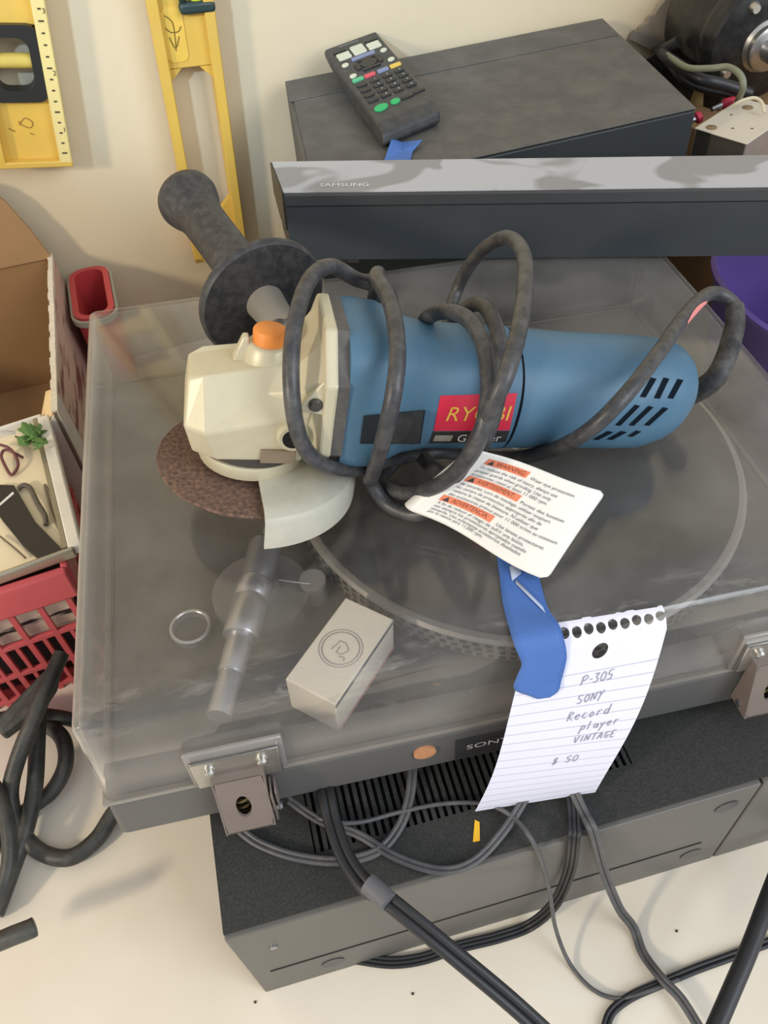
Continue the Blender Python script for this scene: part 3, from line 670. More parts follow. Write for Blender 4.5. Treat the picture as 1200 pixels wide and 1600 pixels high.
gpatch(B_h, ((680, 679), (708, 679), (704, 688), (676, 688)), .0006, 4, 2).build('scuff', mat('strip_scuff', (150, 146, 130), .7, var=.3, vscale=300), hous)
sw = gpatch(B_h, ((568, 648), (664, 640), (656, 692), (562, 692)), .0008, 12, 6); n0 = len(sw.v)
swo = sw.build('switch_recess', mat('switch_dark', (26, 32, 38), .6), hous)
kn = gpatch(B_h, ((610, 648), (656, 643), (650, 684), (606, 686)), .0045, 8, 5); n0 = len(kn.v)
inner = gpatch(B_h, ((604, 645), (662, 640), (656, 689), (600, 690)), .0003, 8, 5)
ring_o = [0, 1, 2, 3, 4, 5, 6, 7, 8, 17, 26, 35, 44, 53, 52, 51, 50, 49, 48, 47, 46, 45, 36, 27, 18, 9]
kb = MB(); kb.v = kn.v+inner.v; kb.f = list(kn.f)+[(ring_o[i], ring_o[(i+1) % len(ring_o)], n0+ring_o[(i+1) % len(ring_o)], n0+ring_o[i]) for i in range(len(ring_o))]
kb.build('switch_slider', BLACK, hous)
# side handle
sh_ = bpy.data.objects.new('side_handle', None); COL.objects.link(sh_); sh_.parent = gr
FC = Tp(.129, .224, HC+.073); TIP = Tp(.0925, .339, HC+.0855); hd = (TIP-FC).normalized()
HB0 = FC-hd*.044; sock = G(.012, .026, .004)
b = MB(); b.lathe(FC-hd*.034, FC+hd*.002, [(0, .0085), (.35, .0100), (.75, .0115), (1, .0125)], 28); b.build('boss', mat('boss_grey', (140, 134, 124), .5, dust=.3), sh_, world=True)
b = MB(); b.cyl(sock, FC-hd*.030, .0075, .0075); b.build('stud', STEEL, sh_, world=True)
b = MB(); b.lathe(FC-hd*.006, FC+hd*.012, [(0, .0375), (.12, .0392), (.3, .0388), (.42, .030), (.6, .0195), (1, .0165)], 56)
# concave near face
b.lathe(FC-hd*.006, FC+hd*.004, [(0, .0375), (.4, .030), (.8, .022), (1, .012)], 56, cap=False)
b.build('hand_guard', GRIP, sh_, world=True, ang=50)
Lh = (TIP-FC).length
b = MB(); b.lathe(FC+hd*.006, TIP, [(0, .0155), (.15, .0142), (.35, .0142), (.6, .0143), (.72, .0146), (.80, .0162), (.87, .0190), (.92, .0203), (.955, .0198), (.985, .0165), (1, .011)], 40); b.build('grip', GRIP, sh_, world=True, ang=50)
# cord: strain relief loop at the tail, then wound round the body
RC = .0042
def gl(x, y, z): return G(x, y, z)
cpts = [gl(.238, .008, -.006), gl(.256, .012, -.010), onC(1118, 590, .036), onC(1146, 520, .050), onC(1148, 478, .058), onC(1112, 458, .066), onC(1072, 492, .074), onC(1028, 553, .080), onC(975, 620, .076), onC(918, 674, .058),
        onC(858, 705, .030), onC(800, 716, .012), onC(740, 712, .006), onC(680, 706, .008), onC(620, 716, .018), onC(555, 733, .034), onC(498, 722, .052), onC(467, 680, .072), onC(455, 600, .096), onC(460, 510, .112), onC(482, 440, .116),
        onC(516, 416, .112), onC(556, 436, .098), gl(.075, .046, .030), gl(.083, .048, -.005), gl(.094, .018, -.046), gl(.106, -.030, -.040), gl(.1165, -.0405, -.008), gl(.1195, -.030, .031), gl(.120, .008, .0425), gl(.117, .036, .028), gl(.110, .044, -.004), gl(.102, .020, -.043),
        onC(600, 740, .006), onC(612, 764, .008), onC(650, 770, .018), onC(700, 748, .044), onC(744, 695, .076), onC(763, 620, .096), onC(757, 545, .104), onC(732, 500, .106), onC(697, 487, .102), onC(668, 497, .090), gl(.098, .046, .004), gl(.112, .043, -.020),
        onC(708, 470, .030), onC(742, 404, .062), onC(788, 371, .090), onC(818, 398, .108), onC(817, 480, .116), onC(796, 570, .112), onC(768, 636, .096), onC(745, 688, .070), onC(712, 745, .034), onC(675, 795, .012), onC(640, 803, .005), onC(602, 785, .005), onC(579, 752, .016),
        onC(582, 742, .030), onC(598, 690, .070), onC(614, 620, .096), onC(621, 550, .108), onC(612, 480, .112), onC(590, 436, .108), gl(.066, .040, .042), gl(.068, .050, .010), gl(.072, .047, -.03)]
b = MB(); b.tube(cpts, RC, 14, sub=8); cordo = b.build('power_cord', CORD, gr, world=True, ang=80)
b = MB(); b.tube(cpts[0:5], lambda k: .0074-.0020*k, 16, sub=8); b.build('strain_relief', BLACK_R, cordo, world=True, ang=80)
PNK = mat('reflected_pink', (228, 140, 134), .6)  # pinkish reflection on the cord, laid on as coloured strips
cs = spline(cpts, 8)
def reflection_strip(i0, i1, name='pink_reflection'):
    b = MB(); tocam = lambda p_: (CAM-p_).normalized()
    pts = cs[i0:i1]; rows_ = []
    for k, p_ in enumerate(pts):
        t_ = (cs[i0+k+1]-cs[i0+k-1]).normalized(); n_ = tocam(p_); n_ = (n_-t_*n_.dot(t_)).normalized(); s3 = t_.cross(n_)
        w_ = .5*(.4+.6*math.sin(math.pi*k/max(1, len(pts)-1)))
        rows_.append([p_+(n_*math.cos(a)+s3*math.sin(a))*(RC+.0003) for a in (-1.1, -1.1+w_*.7, -1.1+w_*1.5)])
    for i in range(len(rows_)-1):
        for j in range(2): b.add([rows_[i][j], rows_[i][j+1], rows_[i+1][j+1], rows_[i+1][j]], [(0, 1, 2, 3)])
    b.build(name, PNK, cordo, world=True)
reflection_strip(44, 51); reflection_strip(12, 17)

# warning tag wrapped round the cord
tg = thing('warning_tag', 'white multilingual warning tag with orange bars, wrapped on the grinder cord', 'tag', loc=tuple(onC(700, 760, .02)))
TA, TB, TC_, TDd = onC(757, 706, .052), onC(947, 768, .034), onC(854, 905, .005), onC(646, 800, .016)
def tagp(s, t):
    p_ = TA.lerp(TB, s).lerp(TDd.lerp(TC_, s), t)
    n_ = (TB-TA).cross(TDd-TA).normalized()
    if n_.z < 0: n_ = -n_
    return p_+n_*(.0042*math.sin(2*math.pi*s*.95+math.pi)*.8*(.6+.4*t)-.001*math.sin(math.pi*t)), n_
def tagn(s, t, off):
    e = .01; p_ = tagp(s, t)[0]; n_ = (tagp(s+e, t)[0]-p_).cross(tagp(s, t+e)[0]-p_).normalized()
    if n_.dot(CAM-p_) < 0: n_ = -n_
    return p_+n_*off
corner = .05
grid = []
nu, nv = 40, 30
for i in range(nv+1):
    row = []
    for j in range(nu+1):
        s, tt = j/nu, i/nv
        # rounded outer corners
        lim = 1.0
        for tc0 in (0, 1):
            dt = abs(tt-tc0)
            if dt < .07: lim = min(lim, 1-.05*(1-math.sqrt(max(0, 1-(1-dt/.07)**2))))
        row.append(tagp(s*lim, tt)[0])
    # folded edge: half turn under the sheet
    p0 = tagp(0, tt)[0]; d_ = (tagp(.03, tt)[0]-p0).normalized(); n_ = tagp(0, tt)[1]; R_ = .0052; pre = []
    for k in range(9, 0, -1):
        a = math.pi*1.05*k/9; pre.append(p0-d_*R_*math.sin(a)-n_*R_*(1-math.cos(a)))
    grid.append(pre+row)
strip_mesh('tag_sheet', grid, TAGW, tg, .0005)
def tagtext(txt, s0, t0, size_s, m, smax=None, name='print', shear=.0):
    vs, fs = text_geo(txt, 1.0, shear); b = MB()
    k = size_s; 
    if smax: k = smax/text_width(vs)
    for v in vs: b.v.append(tagn(s0+v.x*k, t0-v.y*size_s*1.25, .0006))
    b.f = fs; return b.build(name, m, tg, smooth=False, world=True, fix=False)
def tagbar(s0, s1, t0, t1, txt):
    b = MB(); n = 10
    for k in range(n):
        a, c = s0+(s1-s0)*k/n, s0+(s1-s0)*(k+1)/n
        b.add([tagn(a, t0, .00045), tagn(c, t0, .00045), tagn(c, t1, .00045), tagn(a, t1, .00045)], [(0, 1, 2, 3)])
    b.build('orange_bar', TAGO, tg, smooth=False, world=True, fix=False)
    h = t1-t0; b = MB(); x = s0+.02
    b.v = [tagn(x, t1-.012, .0007), tagn(x+.05, t1-.012, .0007), tagn(x+.025, t0+.012, .0007)]; b.f = [(0, 1, 2)]
    b.build('hazard_triangle', INKB, tg, smooth=False, world=True, fix=False)
    tagtext(txt, s0+.085, t1-.02, h*.5, mat('bar_text', (128, 58, 42), .6), smax=(s1-s0)*.70)
rowsT = [('bar', .085, .155, .08, .42, 'WARNING:'), ('t', .155, .45, 'Wear eye protection.', .36), ('t', .225, .08, 'To reduce the risk of injury, always use', .62), ('t', .285, .08, 'proper guards when grinding. Use only', .60), ('t', .345, .08, 'accessories rated at least 11 000 rpm.', .60),
         ('bar', .375, .445, .08, .50, 'AVERTISSEMENT:'), ('t', .45, .52, 'Portez des lunettes', .34), ('t', .51, .08, 'de s\u00e9curit\u00e9. Lors de meulage, utiliser toujours', .70), ('t', .57, .08, 'les carters de protection appropri\u00e9s afin de', .66), ('t', .63, .08, 'r\u00e9duire le risque de blessure. N\'utiliser que', .66), ('t', .69, .08, 'des accessoires pr\u00e9vus pour 11 000 tr/mn au minimum.', .84),
         ('bar', .655+.065, .79, .06, .46, 'ADVERTENCIA:'), ('t', .79, .50, 'Use lentes protectores.', .36), ('t', .845, .07, 'A fin de reducir el riesgo de sufrir una lesi\u00f3n,', .66), ('t', .895, .07, 'use siempre los protectores apropiados cuando', .70), ('t', .945, .07, 'esmerile. Use solamente accesorios dise\u00f1ados', .68), ('t', .99, .07, 'por lo menos para 11,000 rpm.', .42)]
for r_ in rowsT:
    if r_[0] == 'bar': tagbar(r_[3], r_[4], r_[1]*.94-.012, r_[2]*.94+.006, r_[5])
    else: tagtext(r_[3], r_[2], r_[1]*.94, .029, INK, smax=r_[4])

# ------------------------------------------------------------------ soundbar on the back of the lid
M_S = M_T @ Matrix.Translation((.1625, .3815, HC+.0012)) @ Matrix.Rotation(-.238, 4, 'Z')
sb = thing('soundbar', 'long black soundbar with glossy film on top, lying across the lid back', 'soundbar', M_S)
SL, SH, SD = .92, .0545, .054
def prism_x(prof, x0, x1):
    b = MB(); b.loft([[(x-.29*y, y, z) for y, z in prof] for x in (x0, x1)]); return b
b = prism_x([(.001, .0), (.001, SH-.001), (SD, SH-.001), (SD, .018), (.040, .004), (.02, 0)], .001, SL); b.build('body', BLACK, sb, smooth=False, bevel=.001)
b = prism_x([(0, .0008), (-.0008, SH-.0095), (.0016, SH-.0095), (.0016, .0008)], 0, SL); b.build('front_grille', FABRIC, sb, smooth=False)
b = prism_x([(-.0010, SH-.0085), (-.0008, SH-.001), (.001, SH), (.003, SH), (.003, SH-.0085)], 0, SL); b.build('front_lip', mat('lip_black', (58, 60, 62), .5), sb, ang=50)
film = bpy.data.materials.new('film_painted_reflection'); film.use_nodes = True  # blotchy reflections of ceiling and sky are put into the film's colour
N = film.node_tree.nodes; L = film.node_tree.links; bs = N['Principled BSDF']; bs.inputs['Roughness'].default_value = .16
tc = N.new('ShaderNodeTexCoord'); mp = N.new('ShaderNodeMapping'); mp.inputs['Scale'].default_value = (13, 16, 13); no = N.new('ShaderNodeTexNoise'); no.inputs['Scale'].default_value = 1.; no.inputs['Detail'].default_value = 2; no.inputs['Distortion'].default_value = .8
L.new(tc.outputs['Object'], mp.inputs[0]); L.new(mp.outputs[0], no.inputs[0])
rm = N.new('ShaderNodeMapRange'); rm.inputs[1].default_value = .47; rm.inputs[2].default_value = .53; L.new(no.outputs['Fac'], rm.inputs[0])
mx = N.new('ShaderNodeMix'); mx.data_type = 'RGBA'; mx.inputs[6].default_value = (*lin((134, 136, 140)), 1); mx.inputs[7].default_value = (*lin((172, 175, 182)), 1); L.new(rm.outputs[0], mx.inputs[0]); L.new(mx.outputs[2], bs.inputs['Base Color'])
b = prism_x([(.002, SH-.0006), (.002, SH+.0006), (SD-.001, SH+.0006), (SD-.001, SH-.0006)], 0, SL); fl = b.build('top_film', film, sb, smooth=False)
gv, gf = text_geo('SAMSUNG', .0052); k_ = .037/text_width(gv)
b = MB(); b.add([Vector((.025+v.x*k_, .010+v.y, SH+.0009)) for v in gv], gf); b.build('lettering', WHITE, fl, smooth=False, fix=False)
b = prism_x([(.003, .024), (.003, SH), (SD, SH), (SD, .030), (.03, .020)], -.0015, .001); b.build('end_cap', mat('end_gloss', (46, 46, 44), .4), sb, bevel=.0008)
b = MB(); b.box(.035, .052, .006, .022, -.0055, .001); b.build('foot', BLACK_R, sb)

# ------------------------------------------------------------------ charcoal component with the remote, by the wall
ZC = .28
cBL, cBR, cFR = at(445, 127, ZC), at(942, 28, ZC), at(1088, 168, ZC)
exx = (cBR-cBL).normalized(); cw = (cBR-cBL).length; cd = (cBR-cFR).length; eyy = (cBR-cFR).normalized()
cO = cBL-eyy*cd
M_C = Matrix(((exx.x, eyy.x, 0, cO.x), (exx.y, eyy.y, 0, cO.y), (0, 0, 1, 0), (0, 0, 0, 1)))
cp = thing('audio_component', 'large charcoal metal equipment case behind the soundbar, with the remote on it', 'equipment case', loc=tuple(cO))
def cbox(nm, m, x0, x1, y0, y1, z0, z1, bevel):
    b = MB(); b.box(x0, x1, y0, y1, z0, z1, M_C); return b.build(nm, m, cp, bevel=bevel, world=True)
cbox('case', CHARB, 0, cw, .003, cd, .008, ZC-.0015, .002)
cbox('top_panel', CHARB, .004, cw, 0, cd*.78, ZC-.0016, ZC, .0006)
cbox('rear_panel', CHARB, 0, cw-.0005, cd*.79, cd, ZC-.0016, ZC, .0006)
cbox('panel_seam', DARK, .003, cw-.001, cd*.775, cd*.795, ZC-.0016, ZC-.0009, 0)
cbox('front_panel', CHARF, .001, cw-.001, -.002, .0035, .008, ZC-.002, .001)
for x in (.03, cw-.03):
    for y in (.03, cd-.03):
        b = MB(); q = M_C @ Vector((x, y, 0)); b.cyl(q, q+Vector((0, 0, .009)), .012); b.build('foot', BLACK_R, cp, world=True)
# remote
RT = .017
rx = at(690, 168, ZC+.012)-at(600, 206, ZC+.012); rw = rx.length; rx.normalize()
rF, rB = at(645, 186, ZC+.0172), on_plane(547, 62, W0-WN*.010, WN)      # front edge on the case, far end leaning on the wall
ry = rB-rF; rlen = ry.length; ry.normalize(); rn = rx.cross(ry).normalized()
SHR = Matrix(((rx.x, ry.x, rn.x, 0), (rx.y, ry.y, rn.y, 0), (rx.z, ry.z, rn.z, 0), (0, 0, 0, 1)))
rO = rF-rx*rw/2-rn*RT
M_RM = Matrix.Translation(rO)
rm_ = thing('remote_control', 'dark remote control with coloured buttons leaning up from the charcoal case', 'remote', M_RM)
prof = [(.0, .004), (.006, .0), (rlen*.55, .0005), (rlen-.02, .006), (rlen, .010), (rlen, RT-.001), (rlen-.003, RT), (.016, RT), (.003, RT-.004)]
b = MB(); b.loft([[(x0+(.004 if 0 else 0), y, z) for y, z in prof] for x0 in (0, rw)]); b.build('remote_body', mat('remote_grey', (52, 54, 55), .5, dust=.12), rm_, smooth=False, bevel=.003, seg=3)
PALE = mat('button_pale', (206, 208, 186), .6); LAV = mat('button_lavender', (128, 136, 168), .6); GRN = mat('button_green', (40, 176, 104), .5); MINT = mat('button_mint', (84, 178, 130), .5); RDB = mat('button_red', (212, 82, 96), .5); YLB = mat('button_yellow', (226, 190, 84), .5); BLB = mat('button_black', (34, 34, 36), .45)
def btn(u, v, w_, h_, m, rnd=False, par=rm_, z=RT, hh=.0012):
    h_ *= rlen/.185; w_ *= rw/.056; v = .02+v*.96; b = MB(); cx, cy = u*rw, v*rlen
    b.prism(ell(cx, cy, w_/2, h_/2, 16) if rnd else rrect(cx-w_/2, cx+w_/2, cy-h_/2, cy+h_/2, min(w_, h_)*.25, 3), z-.0004, z+hh); return b.build('button', m, par, bevel=.0004)
for u in (.22, .50, .78):
    for v in ((.87, .83) if u != .5 else (.90, .865, .83)): btn(u, v, .013, .0068, PALE)
for u in (.20, .80): btn(u, .915, .013, .004, BLB)
btn(.5, .775, .024, .006, LAV)
for u, v in ((.14, .745), (.86, .755), (.14, .60), (.86, .625)): btn(u, v, .0068, .0068, PALE, True)
btn(.5, .68, .017, .017, BLB, True); 
for u, v, w_, h_ in ((.5, .735, .018, .004), (.5, .62, .018, .004), (.30, .68, .005, .014), (.70, .68, .005, .014)): btn(u, v, w_, h_, BLB)
for u, m in ((.17, MINT), (.38, RDB), (.62, LAV), (.85, YLB)): btn(u, .545, .011, .0065, m)
for r_ in range(4):
    for c_ in range(4): btn(.17+.225*c_, .475-.062*r_, .0095, .0062, BLB)
btn(.20, .19, .013, .011, GRN, True); btn(.45, .195, .009, .009, GRN, True); btn(.66, .19, .012, .004, BLB); btn(.88, .2, .011, .004, BLB)
gv, gf = text_geo('0123456789', .0022)
b = MB()
for r_ in range(4):
    for c_ in range(1, 4):
        vs, fs = text_geo(str((r_*3+c_) % 10) if r_ < 3 else '0', .0026); b.add([Vector((rw*(.17+.225*c_)-.001+v.x, rlen*(.02+.96*(.475-.062*r_))-.0013+v.y, RT+.0019)) for v in vs], fs)
b.build('button_digits', WHITE, rm_, smooth=False, fix=False)
b = MB(); b.box(rw*.25, rw*.62, rlen*.955, rlen*.965, RT-.0002, RT+.0002); b.build('brand_strip', mat('strip_grey', (120, 120, 116), .6), rm_)
for ch in rm_.children: ch.data.transform(SHR)
# scrap of blue tape below the remote
b = MB(); q = [(600, 252), (612, 216), (628, 222), (660, 218), (645, 236), (640, 254)]
pts = [at(x, y, ZC+.001+(.006 if i in (1, 3) else .001)) for i, (x, y) in enumerate(q)]; cpt = at(628, 236, ZC+.002)
b.v = [cpt]+pts; b.f = [(0, i+1, (i+1) % 6+1) for i in range(6)]
o = b.build('tape_scrap', TAPE, smooth=False); s2 = o.modifiers.new('thick', 'SOLIDIFY'); s2.thickness = .0005
tag(o, 'crumpled scrap of blue tape on the case below the remote', 'tape')

# ------------------------------------------------------------------ upper right: motor on a cardboard box
ZM = .205
t = thing('cardboard_carton', 'plain cardboard box under the black motor, right of the case', 'box', M_W @ Matrix.Translation((.56, -.30, 0)))
for args in ((-.155, .25, 0, .004), (-.155, .25, .286, .29)): 
    b = MB(); b.box(args[0], args[1], args[2], args[3], 0, ZM-.003); b.build('side_panel', CARD, t)
for x in (-.155, .246):
    b = MB(); b.box(x, x+.004, .004, .286, 0, ZM-.003); b.build('side_panel', CARD, t)
for y0, y1 in ((0, .144), (.146, .29)):
    b = MB(); b.box(-.155, .25, y0, y1, ZM-.003, ZM); b.build('top_flap', CARD, t)
Rm = .061
MC = at(1152, 44, ZM+Rm+.001)
_cd = (CAM-MC).normalized(); md = _cd*.82+(RIGHT*.87-UP*.49)*.58; md.z = 0; md.normalize()      # shaft direction
mt = thing('electric_motor', 'glossy black electric motor with silver shaft collar on the cardboard box', 'motor', loc=(MC.x, MC.y, ZM))
b = MB(); b.lathe(MC-md*.055, MC+md*.055, [(0, Rm*.80), (.06, Rm*.96), (.12, Rm), (.72, Rm), (.74, Rm*.985), (.76, Rm), (.88, Rm*.985), (.95, Rm*.9), (1, Rm*.62)], 56); b.build('motor_shell', MOTORB, mt, world=True)
b = MB(); b.lathe(MC+md*.052, MC+md*.066, [(0, .025), (.3, .025), (.5, .022), (.9, .0215), (1, .019)], 36); b.build('shaft_collar', CHROME, mt, world=True)
b = MB(); b.lathe(MC+md*.060, MC+md*.112, [(0, .013), (.15, .0115), (1, .011)], 24); b.build('shaft', STEEL, mt, world=True)
sdv = md.cross(Vector((0, 0, 1))).normalized(); upv = sdv.cross(md)
for a in (60, 150, 240, 330):
    d_ = (sdv*math.cos(math.radians(a))+upv*math.sin(math.radians(a)))*Rm*.70
    b = MB(); b.lathe(MC+md*.046+d_, MC+md*.058+d_, [(0, .006), (.6, .006), (1, .004)], 14); b.build('bolt', CHROME, mt, world=True)
for s3 in (-1, 1):
    b = MB(); b.box(-.012, .012, -.05, .05, 0, .03, Matrix.Translation((MC.x+s3*.045, MC.y, ZM)) @ Matrix.Rotation(.5, 4, 'Z')); b.build('mounting_foot', MOTORB, mt, world=True)
# ivory metal bracket box in front of it
ZB = .245
k0, k1, k3 = at(1085, 200, ZB), at(1160, 152, ZB), at(1127, 240, ZB)
bx_ = (k1-k0).normalized(); by_ = Vector((bx_.y, -bx_.x, 0))
M_B = Matrix(((bx_.x, by_.x, 0, k0.x), (bx_.y, by_.y, 0, k0.y), (0, 0, 1, 0), (0, 0, 0, 1)))
t = thing('metal_bracket', 'small ivory metal junction box beside the charcoal case and under the motor', 'bracket', M_B @ Matrix.Translation((0, 0, ZM)))
hb_ = ZB-ZM; ln = .085; wd = (k3-k0).length*.98
b = MB(); b.box(0, ln, 0, wd, hb_-.0012, hb_); b.build('top_plate', IVORY, t, bevel=.0005)
b = MB(); b.box(.001, .0025, .002, wd-.002, 0, hb_-.001); b.build('end_plate', mat('bracket_dark', (70, 66, 58), .5), t)
b = MB(); b.box(0, ln, wd-.0015, wd, 0, hb_-.001); b.build('side_plate', mat('bracket_side', (176, 176, 178), .25, .6), t)
b = MB(); b.box(.002, ln, .001, .0025, 0, hb_-.001); b.build('side_plate', IVORY, t)
for x, y in ((.010, .012), (.068, .016)):
    b = MB(); b.lathe((x, y, hb_-.0004), (x, y, hb_+.0012), [(0, .0052), (.6, .0050), (1, .0032)], 18); b.build('rivet', mat('rivet_tan', (150, 132, 104), .4, .6), t)
for x, y in ((.020, .028), (.045, .012), (.030, .042)):
    b = MB(); b.cyl((x, y, hb_-.0002), (x, y, hb_+.0003), .0014, n=10); b.build('hole_mark', mat('mark_brown', (120, 100, 80), .6), t)
# wires there
def wire(name, label, pts, r_, m, cat='wire', n=8, group=None, flat=1.0):
    b = MB(); b.tube(pts, r_, n, sub=8, flat=flat); o = b.build(name, m, ang=80); tag(o, label, cat, group); return o
wire('ground_wire', 'grey-green wire arching from the motor to red connectors', [at(1040, 84, ZM+.050), at(1072, 105, ZM+.058), at(1108, 107, ZM+.064), at(1138, 105, ZM+.068), at(1157, 118, ZM+.066), at(1161, 138, ZM+.056), at(1152, 158, ZM+.034)], .0032, GWIRE)
wire('motor_lead', 'thick black motor leads bunched beside the charcoal case', [at(1060, 66, ZM+.060), at(1036, 82, ZM+.048), at(1060, 102, ZM+.050), at(1090, 122, ZM+.050), at(1130, 132, ZM+.044), at(1172, 146, ZM+.034)], .0062, LEADB, 'wire')
wire('motor_lead', 'thin black motor lead looping under the grey-green wire', [at(1022, 76, ZM+.036), at(1044, 100, ZM+.032), at(1068, 126, ZM+.030), at(1110, 143, ZM+.026), at(1156, 150, ZM+.026)], .0035, LEADB, 'wire')
wire('ivory_wire', 'thin ivory wire curving over the ivory junction box', [at(1143, 167, ZB+.004), at(1158, 158, ZB+.010), at(1178, 153, ZB+.012), at(1190, 160, ZB+.010), at(1194, 176, ZB+.004)], .0016, mat('ivory_wire', (206, 196, 172), .5))
for (x0, y0), (x1, y1), lab in (((1128, 164), (1150, 158), 'red crimp connector on the end of the grey-green wire'), ((1086, 186), (1096, 181), 'red crimp connector next to the corner of the charcoal case')):
    b = MB(); b.lathe(at(x0, y0, ZM+.028), at(x1, y1, ZM+.030), [(0, .0035), (.2, .0055), (.8, .0055), (1, .0040)], 14); o = b.build('crimp_connector', mat('connector_red', (190, 44, 72), .5)); tag(o, lab, 'connector')
    b = MB(); b.lathe(at(x0-16, y0+7, ZM+.026), at(x0, y0, ZM+.028), [(0, .0024), (1, .0030)], 10); b.v = [v for v in b.v]; b.build('ferrule', STEEL, o)
b = MB(); b.cyl((0, 0, 0), (0, 0, .018), .010, .007, n=20); b.cyl((0, 0, .018), (0, 0, .024), .007, .004, n=20); o = b.build('wire_nut', mat('nut_tan', (150, 128, 80), .6)); o.location = at(1092, 160, ZM+.0005); tag(o, 'tan wire nut standing among the black motor leads', 'wire nut')
# torn corrugated card behind
b = MB(); b.box(-.045, .09, -.006, -.002, 0, .42, M_W @ Matrix.Translation((.44, 0, 0)))
cc_ = M_W @ Matrix.Translation((.435, -.010, 0))
b = MB(); w_ = 60
ptsx = []
q = [on_plane(x, y, W0-WN*.008, WN) for x, y in ((985, 62), (992, 48), (1000, 50), (1003, 40), (1013, 36), (1015, 26), (1024, 22), (1030, 12), (1045, -6), (1100, -30), (1100, 110), (1040, 90))]
n = len(q); b.add([v for v in q]+[v+WN*.004 for v in q], [tuple(range(n)), tuple(range(n, 2*n))[::-1]]+[(i, (i+1) % n, n+(i+1) % n, n+i) for i in range(n)])
o = b.build('corrugated_card', mat('corrugated_grey', (150, 140, 124), .85, var=.2, vscale=90), smooth=False); tag(o, 'torn grey-brown corrugated card leaning on the wall behind the motor', 'cardboard')

# ------------------------------------------------------------------ purple bin on the right
b = MB()
rim = [at(x, y, .185) for x, y in ((1128, 392), (1136, 425), (1152, 462), (1180, 505), (1206, 540))]
cx, cy = .660, .318
M_P = Matrix.Translation((cx, cy, 0))
pb = thing('purple_bin', 'purple plastic bin right of the record player, below the soundbar', 'bin', M_P)
def ov(r_, z, n=56): return [(math.copysign(abs(math.cos(2*math.pi*k/n))**.8, math.cos(2*math.pi*k/n))*.135*r_, math.copysign(abs(math.sin(2*math.pi*k/n))**.8, math.sin(2*math.pi*k/n))*.112*r_, z) for k in range(n)]
b = MB(); b.loft([ov(.80, 0), ov(.97, .178), ov(1.0, .180), ov(1.01, .186), ov(.985, .188), ov(.955, .180), ov(.78, .004)], cap=True); b.build('bin_body', PURPLE, pb, ang=60)

# ------------------------------------------------------------------ left side: crate, tray, cardboard box, red bin
YF = .218
M_K = Matrix.Translation((-.044, YF, 0)) @ Matrix.Rotation(.15, 4, 'Z')
cr = thing('plastic_crate', 'red open-weave plastic crate on the table left of the record player', 'crate', M_K)
KW, KD, KH = .30, .155, .140
# rim
b = MB(); b.box(-KW, .0, -.006, .002, KH-.030, KH); b.box(-KW, .0, -.002, .004, KH-.034, KH-.026); b.box(-KW, 0, KD-.004, KD+.002, KH-.03, KH); b.box(-.004, .002, 0, KD, KH-.03, KH); b.box(-KW-.002, -KW+.004, 0, KD, KH-.03, KH)
b.build('rim', CRATE, cr, bevel=.002)
b = MB(); b.box(-KW+.006, -.006, .006, KD-.004, .0, .004); b.build('bottom', CRATE, cr)
for z in (.006, .036, .072):
    b = MB(); b.box(-KW+.002, -.002, -.0025, .0015, z-.0025, z+.0025); b.build('rail', CRATE, cr, bevel=.0008)
    b = MB(); b.box(-.003, .0, 0, KD, z-.0025, z+.0025); b.build('rail', CRATE, cr)
    b = MB(); b.box(-KW+.002, -.002, KD-.003, KD, z-.0025, z+.0025); b.build('rail', CRATE, cr)
def slat(x, y, sx, sy, z0_, z1_):
    b = MB(); b.box(x-sx/2, x+sx/2, y-sy/2, y+sy/2, z0_, z1_); b.build('slat', CRATE, cr)
for k in range(14): slat(-.010-.0215*k, -.0005, .0042, .0036, .0, KH-.03)
for k in range(14): slat(-.0205-.0215*k, -.0003, .0030, .003, .0, .072)
for k in range(7): slat(-.0015, .012+.022*k, .003, .004, .0, KH-.03)
for k in range(10): slat(-.01-.03*k, KD-.0015, .004, .003, .0, KH-.03)
# contents of crate: magazine sheets and dark box
b = MB(); b.box(-.26, -.012, .012, .020, .062, .106, M_K); o = b.build('printed_leaflet', ramp_mat('leaflet_print', (222, 208, 190), (52, 46, 44), 30, .52, .56, .7, stretch=(.5, 1, 3.2))); tag(o, 'pale leaflet with dark print seen through the crate slots', 'leaflet')
b = MB(); b.box(-.110, -.014, .012, .10, .0045, .058, M_K); o = b.build('dark_box', mat('dark_box', (34, 32, 32), .5, var=.4, vscale=60), bevel=.002); tag(o, 'black box inside the crate behind its lower slots', 'box')
b = MB(); b.box(-.25, -.13, .010, .10, .0045, .05, M_K); o = b.build('red_box', mat('dull_red_box', (150, 52, 54), .6), bevel=.002); tag(o, 'dull red box inside the crate, left of the black one', 'box')
